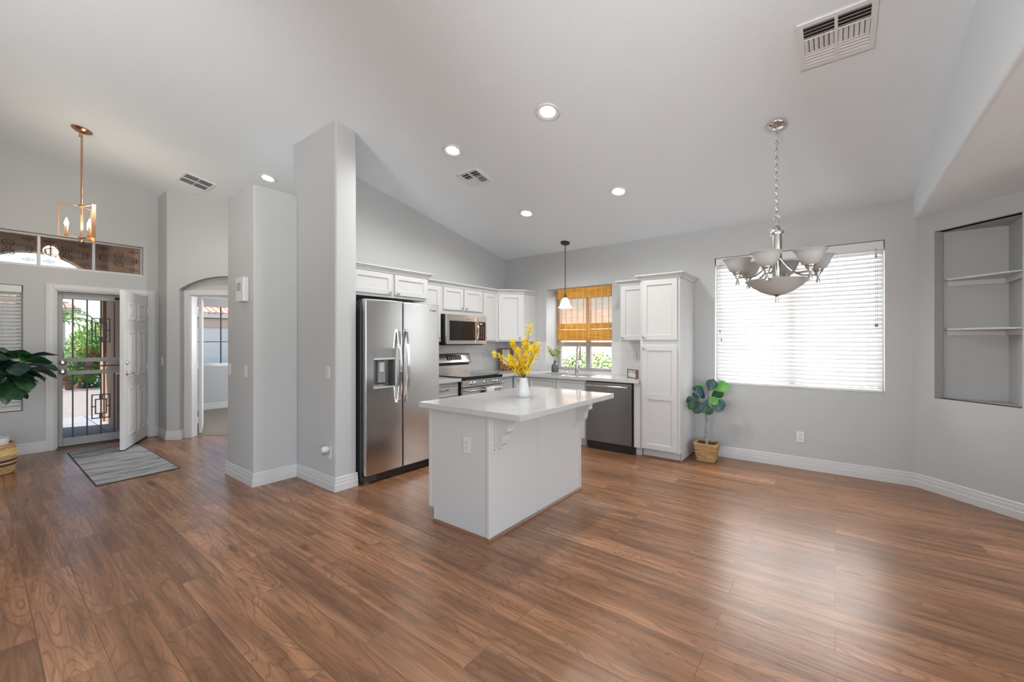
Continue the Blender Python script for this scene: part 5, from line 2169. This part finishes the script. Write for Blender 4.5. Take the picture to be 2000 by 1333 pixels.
b = MB()
pl = rounded([(-.125, .0), (.125, 0), (.125, .345), (-.125, .345)], .025, 4)
b.extr([bpt(a, z, 0) for a, z in pl], nf * .016)
bo = b.build('board', BOARDW, t, bevel=.002)
b = MB()
b.extr([bpt(a, z, .0162) for a, z in ((-.070, .10), (.060, .10), (.060, .325), (-.070, .325))], nf * .001)
pa = b.build('paper', PAPER, t)
b = MB()
for k in range(6):
    b.extr([bpt(a, .305 - .018 * k + dz, .0174) for a, dz in ((-.06, 0), (.05 - .01 * (k % 3), 0), (.05 - .01 * (k % 3), .004), (-.06, .004))], nf * .0003)
b.build('printed_lines', INK, pa)
b = MB()
random.seed(3)
for k in range(9):
    c = bpt(rnd(-.05, .045), rnd(.12, .19), .0176)
    for w4 in range(5):
        th = w4 * 2 * math.pi / 5
        d = (u3 * math.cos(th) + lean * math.sin(th)) * .013
        e_ = (u3 * -math.sin(th) + lean * math.cos(th)) * .005
        b.face([c, c + d * .6 + e_, c + d, c + d * .6 - e_], k % 3)
b.build('printed_flowers', [YEL[0], INK, GLF[0]], pa)
b = MB()
for a in (-.09, .09):
    b.extr([bpt(a - .012, 0, .016), bpt(a + .012, 0, .016), bpt(a + .012, .03, .016), bpt(a - .012, .03, .016)], nf * .018)
b.build('stand_foot', DARKMETAL, t)

t = thing('lettered_sign', 'small white lettered sign in wooden frame on counter beside pantry', 'sign', (-1.96, 5.02, .90))
FSg = Frame((-2.075, 5.135), (.62, -.55), (-.55, -.62))
b = MB()
FSg.box(b, 0.0, .010, 0, .035, .9005, 1.005)
FSg.box(b, .222, .232, 0, .035, .9005, 1.005)
FSg.box(b, .010, .222, 0, .035, .9005, .910)
FSg.box(b, .010, .222, 0, .035, .995, 1.005)
b.build('frame', SIGNF, t)
b = MB()
FSg.box(b, .010, .222, .002, .024, .910, .995)
bd = b.build('face', SIGNW, t)
for body, size, a, z in (('Our Kitchen', .042, .018, .953), ('is the heart of our home', .014, .022, .928)):
    lo = lettering(body, size, .3, bd)
    lo.location = FSg.P(a, .0245, z) - Vector((-1.96, 5.02, .90))
    lo.rotation_euler = (R(90), 0, math.atan2(-.55, .62))

# ------------------------------------------------------------------ niche shelves
for z, lb in ((1.915, 'upper white corner shelf inside the wall niche'), (1.472, 'lower white corner shelf inside the wall niche')):
    t = thing('niche_shelf', lb, 'shelf', (1.0, 5.2, z), group='corner shelves in the niche')
    b = MB()
    fa, fb = RD.P(.20, -.062, 0), RD.P(.745, -.062, 0)
    b.prism([(fa.x, fa.y), (fb.x + .01, fb.y - .01), (1.165, fb.y - .01), (1.165, 5.397), (fa.x, 5.397)], z - .018, z)
    b.build('board', TRIM, t, bevel=.003)
    b = MB()
    b.box(fa.x + .015, 1.165, 5.378, 5.397, z - .062, z - .0185)
    b.box(1.147, 1.165, fb.y + .02, 5.378, z - .062, z - .0185)
    b.build('cleat', TRIM, t)

# ------------------------------------------------------------------ entry mat
t_ = thing('entry_rug', 'grey and pink streaked runner rug at the open entry door', 'rug', (-6.4, 1.02, 0), R(1.0))
b = MB()
b.prism([(-7.33, .705), (-5.46, .71), (-5.54, 1.345), (-7.20, 1.325)], .0008, .007)
b.build('pile', RUG, t_)
b = MB()
for p, q in (((-7.335, .70), (-5.455, .705)), ((-5.455, .705), (-5.535, 1.35)), ((-5.535, 1.35), (-7.205, 1.33)), ((-7.205, 1.33), (-7.335, .70))):
    b.cyl((p[0], p[1], .0045), (q[0], q[1], .0045), .0042, seg=6)
b.build('bound_edge', RUGE, t_)

# ------------------------------------------------------------------ outdoors
b = MB()
b.box(-60, -9.99, -40, 40, -.30, -.12)
b.box(-9.98, 20, 5.86, 40, -.30, -.12)
b.box(-9.98, -7.86, -40, 1.40, -.30, -.12)
struct(b.build('ground', GRAVEL))
b = MB()
b.box(-10.9, -7.86, -3.5, 1.395, -.118, -.02)
struct(b.build('floor_porch', CONC))
b = MB()
b.prism([(-10.9, -1.6), (-10.9, .95), (-14.5, .75), (-19.5, -.3), (-19.5, -3.5), (-14, -1.5)], -.118, -.05)
struct(b.build('path_walk', CONCL))
b = MB()
b.box(-28, -20.5, -40, 40, -.118, -.10)
struct(b.build('street', ASPHALT))
# porch arch wall, side wall and roof
cyA, RA, zs = .60, .76, 2.01
pts = [(-6.0, -.12), (cyA - RA, -.12), (cyA - RA, zs)]
for k in range(1, 24):
    th = math.pi - math.pi * k / 24
    pts.append((cyA + RA * math.cos(th), zs + RA * math.sin(th)))
pts += [(cyA + RA, zs), (cyA + RA, -.12), (1.458, -.12), (1.458, 3.6), (-6.0, 3.6)]
b = MB()
b.extr([(-9.90, y, z) for y, z in pts], (-.26, 0, 0))
struct(b.build('wall_porch_arch', STUCCO))
b = MB()
b.box(-9.90, -7.852, 1.40, 1.458, -.12, 3.6)
b.box(-9.89, -8.9, 1.385, 1.40, -.02, .92)
struct(b.build('wall_porch_side', STUCCO))
b = MB()
b.box(-10.4, -7.852, -6.0, 1.46, 3.22, 3.32)
struct(b.build('ceiling_porch', STUCCOL))
b = MB()
b.box(-9.97, -9.972 - .02, 1.462, 6.0, -.12, 2.6)
b.bm.clear()
b.box(-10.02, -9.972, 1.462, 2.60, -.12, 2.7)
b.box(-10.02, -9.972, 4.12, 6.0, -.12, 2.7)
b.box(-10.02, -9.972, 2.60, 4.12, -.12, .84)
b.box(-10.02, -9.972, 2.60, 4.12, 2.27, 2.7)
struct(b.build('wall_outer_stucco', STUCCOL))


def bush(name, label, c, r, n, mats, sz=.07, cat='shrub', group=None):
    t_ = MB()
    c = Vector(c)
    for k in range(n):
        v = Vector((random.gauss(0, 1), random.gauss(0, 1), random.gauss(0, 1))).normalized()
        p = c + Vector((v.x * r[0], v.y * r[1], v.z * r[2])) * rnd(.72, 1.02)
        if p.z < -.1:
            continue
        d = (v + Vector((rnd(-1, 1), rnd(-1, 1), rnd(-.5, 1)))).normalized()
        leaf(t_, p, d, v + Vector((0, 0, .3)), sz * rnd(.7, 1.3), sz * .55, .2, random.randrange(len(mats)), .2, 2)
    t_.sphere(c, 1, (r[0] * .62, r[1] * .62, r[2] * .62), 12, 8, len(mats) - 1)
    o = t_.build(name, mats, origin=(c.x, c.y, -.12))
    return tag(o, label, cat, group)


random.seed(9)
bush('shrub', 'green shrub outside the kitchen sink window', (-3.75, 7.35, .35), (.95, .6, .78), 4200, [BUSHM[2], BUSHM[1], BUSHM[0]], .06)
bush('lime_tree', 'bright lime-green leafy tree seen through the entry door', (-19.3, 2.55, 1.0), (.9, .75, .95), 3200, [BUSHM[1], BUSHM[2]], .085, 'tree')
bush('shrub', 'low dark green shrub between the two palms beyond the porch', (-18.9, 2.2, .25), (.5, .42, .55), 900, [BUSHM[0], BUSHM[2]], .09)
bush('shrub', 'small olive shrub beside the left palm beyond the porch', (-19.2, 1.85, .3), (.5, .35, .5), 900, [BUSHM[2], BUSHM[1]], .09)
bush('shrub', 'far green hedge behind the lime tree outside the entry', (-23.0, 3.2, .9), (1.0, 1.2, 1.0), 1500, [BUSHM[0], BUSHM[2]], .11)


def palm(label, base, pts, crown, dry, n):
    t = thing('palm_tree', label, 'palm tree', base)
    b = MB()
    rr = []
    path = []
    P = [Vector(p) for p in pts]
    for i in range(len(P) - 1):
        for k in range(6):
            path.append(P[i].lerp(P[i + 1], k / 6))
    path.append(P[-1])
    for i in range(len(path)):
        rr.append(.085 + .018 * (i % 2))
    b.tube(path, rr, 10)
    b.build('trunk', TRUNK, t)
    b = MB()
    top = P[-1]
    for k in range(n):
        a = 2 * math.pi * k / n + rnd(-.2, .2)
        el = rnd(.1, 1.1)
        L_ = rnd(.9, 1.4) * crown
        d = Vector((math.cos(a) * math.cos(el), math.sin(a) * math.cos(el), math.sin(el)))
        m = 1 if (dry and k % 3 != 0) else 0
        if m:
            d = Vector((d.x * .5, d.y * .5, abs(d.z) * .6)).normalized()
            L_ *= .35
        sp = []
        for q in range(10):
            s = q / 9
            sp.append(top + d * L_ * s + Vector((0, 0, -.75 * L_ * s * s * (.3 if m else 1))))
        for q in range(1, 10):
            dd = (sp[q] - sp[q - 1]).normalized()
            sdv = dd.cross(Vector((0, 0, 1))).normalized()
            for sg in (-1, 1):
                w_ = .24 * crown * math.sin(math.pi * min(1, q / 9 + .08))
                tip = sp[q] + sdv * sg * w_ + dd * w_ * .6 + Vector((0, 0, -w_ * .35))
                b.face([sp[q - 1], sp[q - 1].lerp(sp[q], .45), tip], m)
        b.tube(sp, .009, 4, m)
    b.build('fronds', [FROND, FRONDD], t)
    return t


random.seed(17)
palm('leaning palm with green arching fronds beyond the porch, left of door view', (-18.3, 1.77, -.12),
     [(-18.3, 1.80, -.12), (-18.35, 1.66, .35), (-18.4, 1.56, 1.1), (-18.4, 1.52, 1.95)], 1.35, False, 16)
palm('leaning palm with orange dry fronds on gravel, right of door view', (-18.6, 2.0, -.12),
     [(-18.6, 2.0, -.12), (-18.6, 2.18, .4), (-18.6, 2.32, .95)], 1.0, True, 16)

# block wall behind the kitchen
b = MB()
b.box(-12, 10, 9.0, 9.2, -.12, 2.1)
tag(b.build('garden_wall', BLOCKW, origin=(-1, 9.1, -.12)), 'pinkish block garden wall outside the kitchen sink window', 'wall')


def house(label, x0, x1, y0, y1, h, rise, m, garage=None):
    t = thing('neighbor_house', label, 'house', ((x0 + x1) / 2, (y0 + y1) / 2, -.12))
    b = MB()
    b.box(x0, x1, y0, y1, -.12, h)
    b.build('wall', m, t)
    b = MB()
    e = .45
    xm = (x0 + x1) / 2
    b.hexa([(x1 + e, y0 - e, h - .05), (x1 + e, y1 + e, h - .05), (xm, y1 - 1.5, h + rise), (xm, y0 + 1.5, h + rise),
            (x1 + e, y0 - e, h + .10), (x1 + e, y1 + e, h + .10), (xm, y1 - 1.5, h + rise + .15), (xm, y0 + 1.5, h + rise + .15)])
    b.hexa([(x0 - e, y0 - e, h - .05), (x0 - e, y1 + e, h - .05), (xm, y1 - 1.5, h + rise), (xm, y0 + 1.5, h + rise),
            (x0 - e, y0 - e, h + .10), (x0 - e, y1 + e, h + .10), (xm, y1 - 1.5, h + rise + .15), (xm, y0 + 1.5, h + rise + .15)])
    for ya, yb in ((y0 - e, y0 + 1.5), (y1 + e, y1 - 1.5)):
        b.hexa([(x0 - e, ya, h - .05), (x1 + e, ya, h - .05), (xm, yb, h + rise), (xm - .01, yb, h + rise),
                (x0 - e, ya, h + .10), (x1 + e, ya, h + .10), (xm, yb, h + rise + .15), (xm - .01, yb, h + rise + .15)])
    b.build('roof', ROOFT, t)
    b = MB()
    b.box(x1 + e, x1 + e + .04, y0 - e, y1 + e, h - .12, h + .06)
    b.build('fascia', HOUSEG, t)
    if garage:
        b = MB()
        ya, yb, zh = garage
        b.box(x1, x1 + .05, ya, yb, -.10, zh)
        for k in range(4):
            b.box(x1 + .05, x1 + .07, ya + .06, yb - .06, .0 + k * zh / 4, (k + .88) * zh / 4)
        b.build('garage_door', HOUSEG, t)
    return t


house('pale grey house with red tile roof seen through the entry door', -36, -27.5, -9, 2.55, 2.75, 1.6, HOUSEW)
house('beige house with tile roof and cream garage door seen through bedroom window', -36, -24.5, 5.3, 16, 2.62, 1.9, HOUSEB, (6.0, 11.0, 2.0))
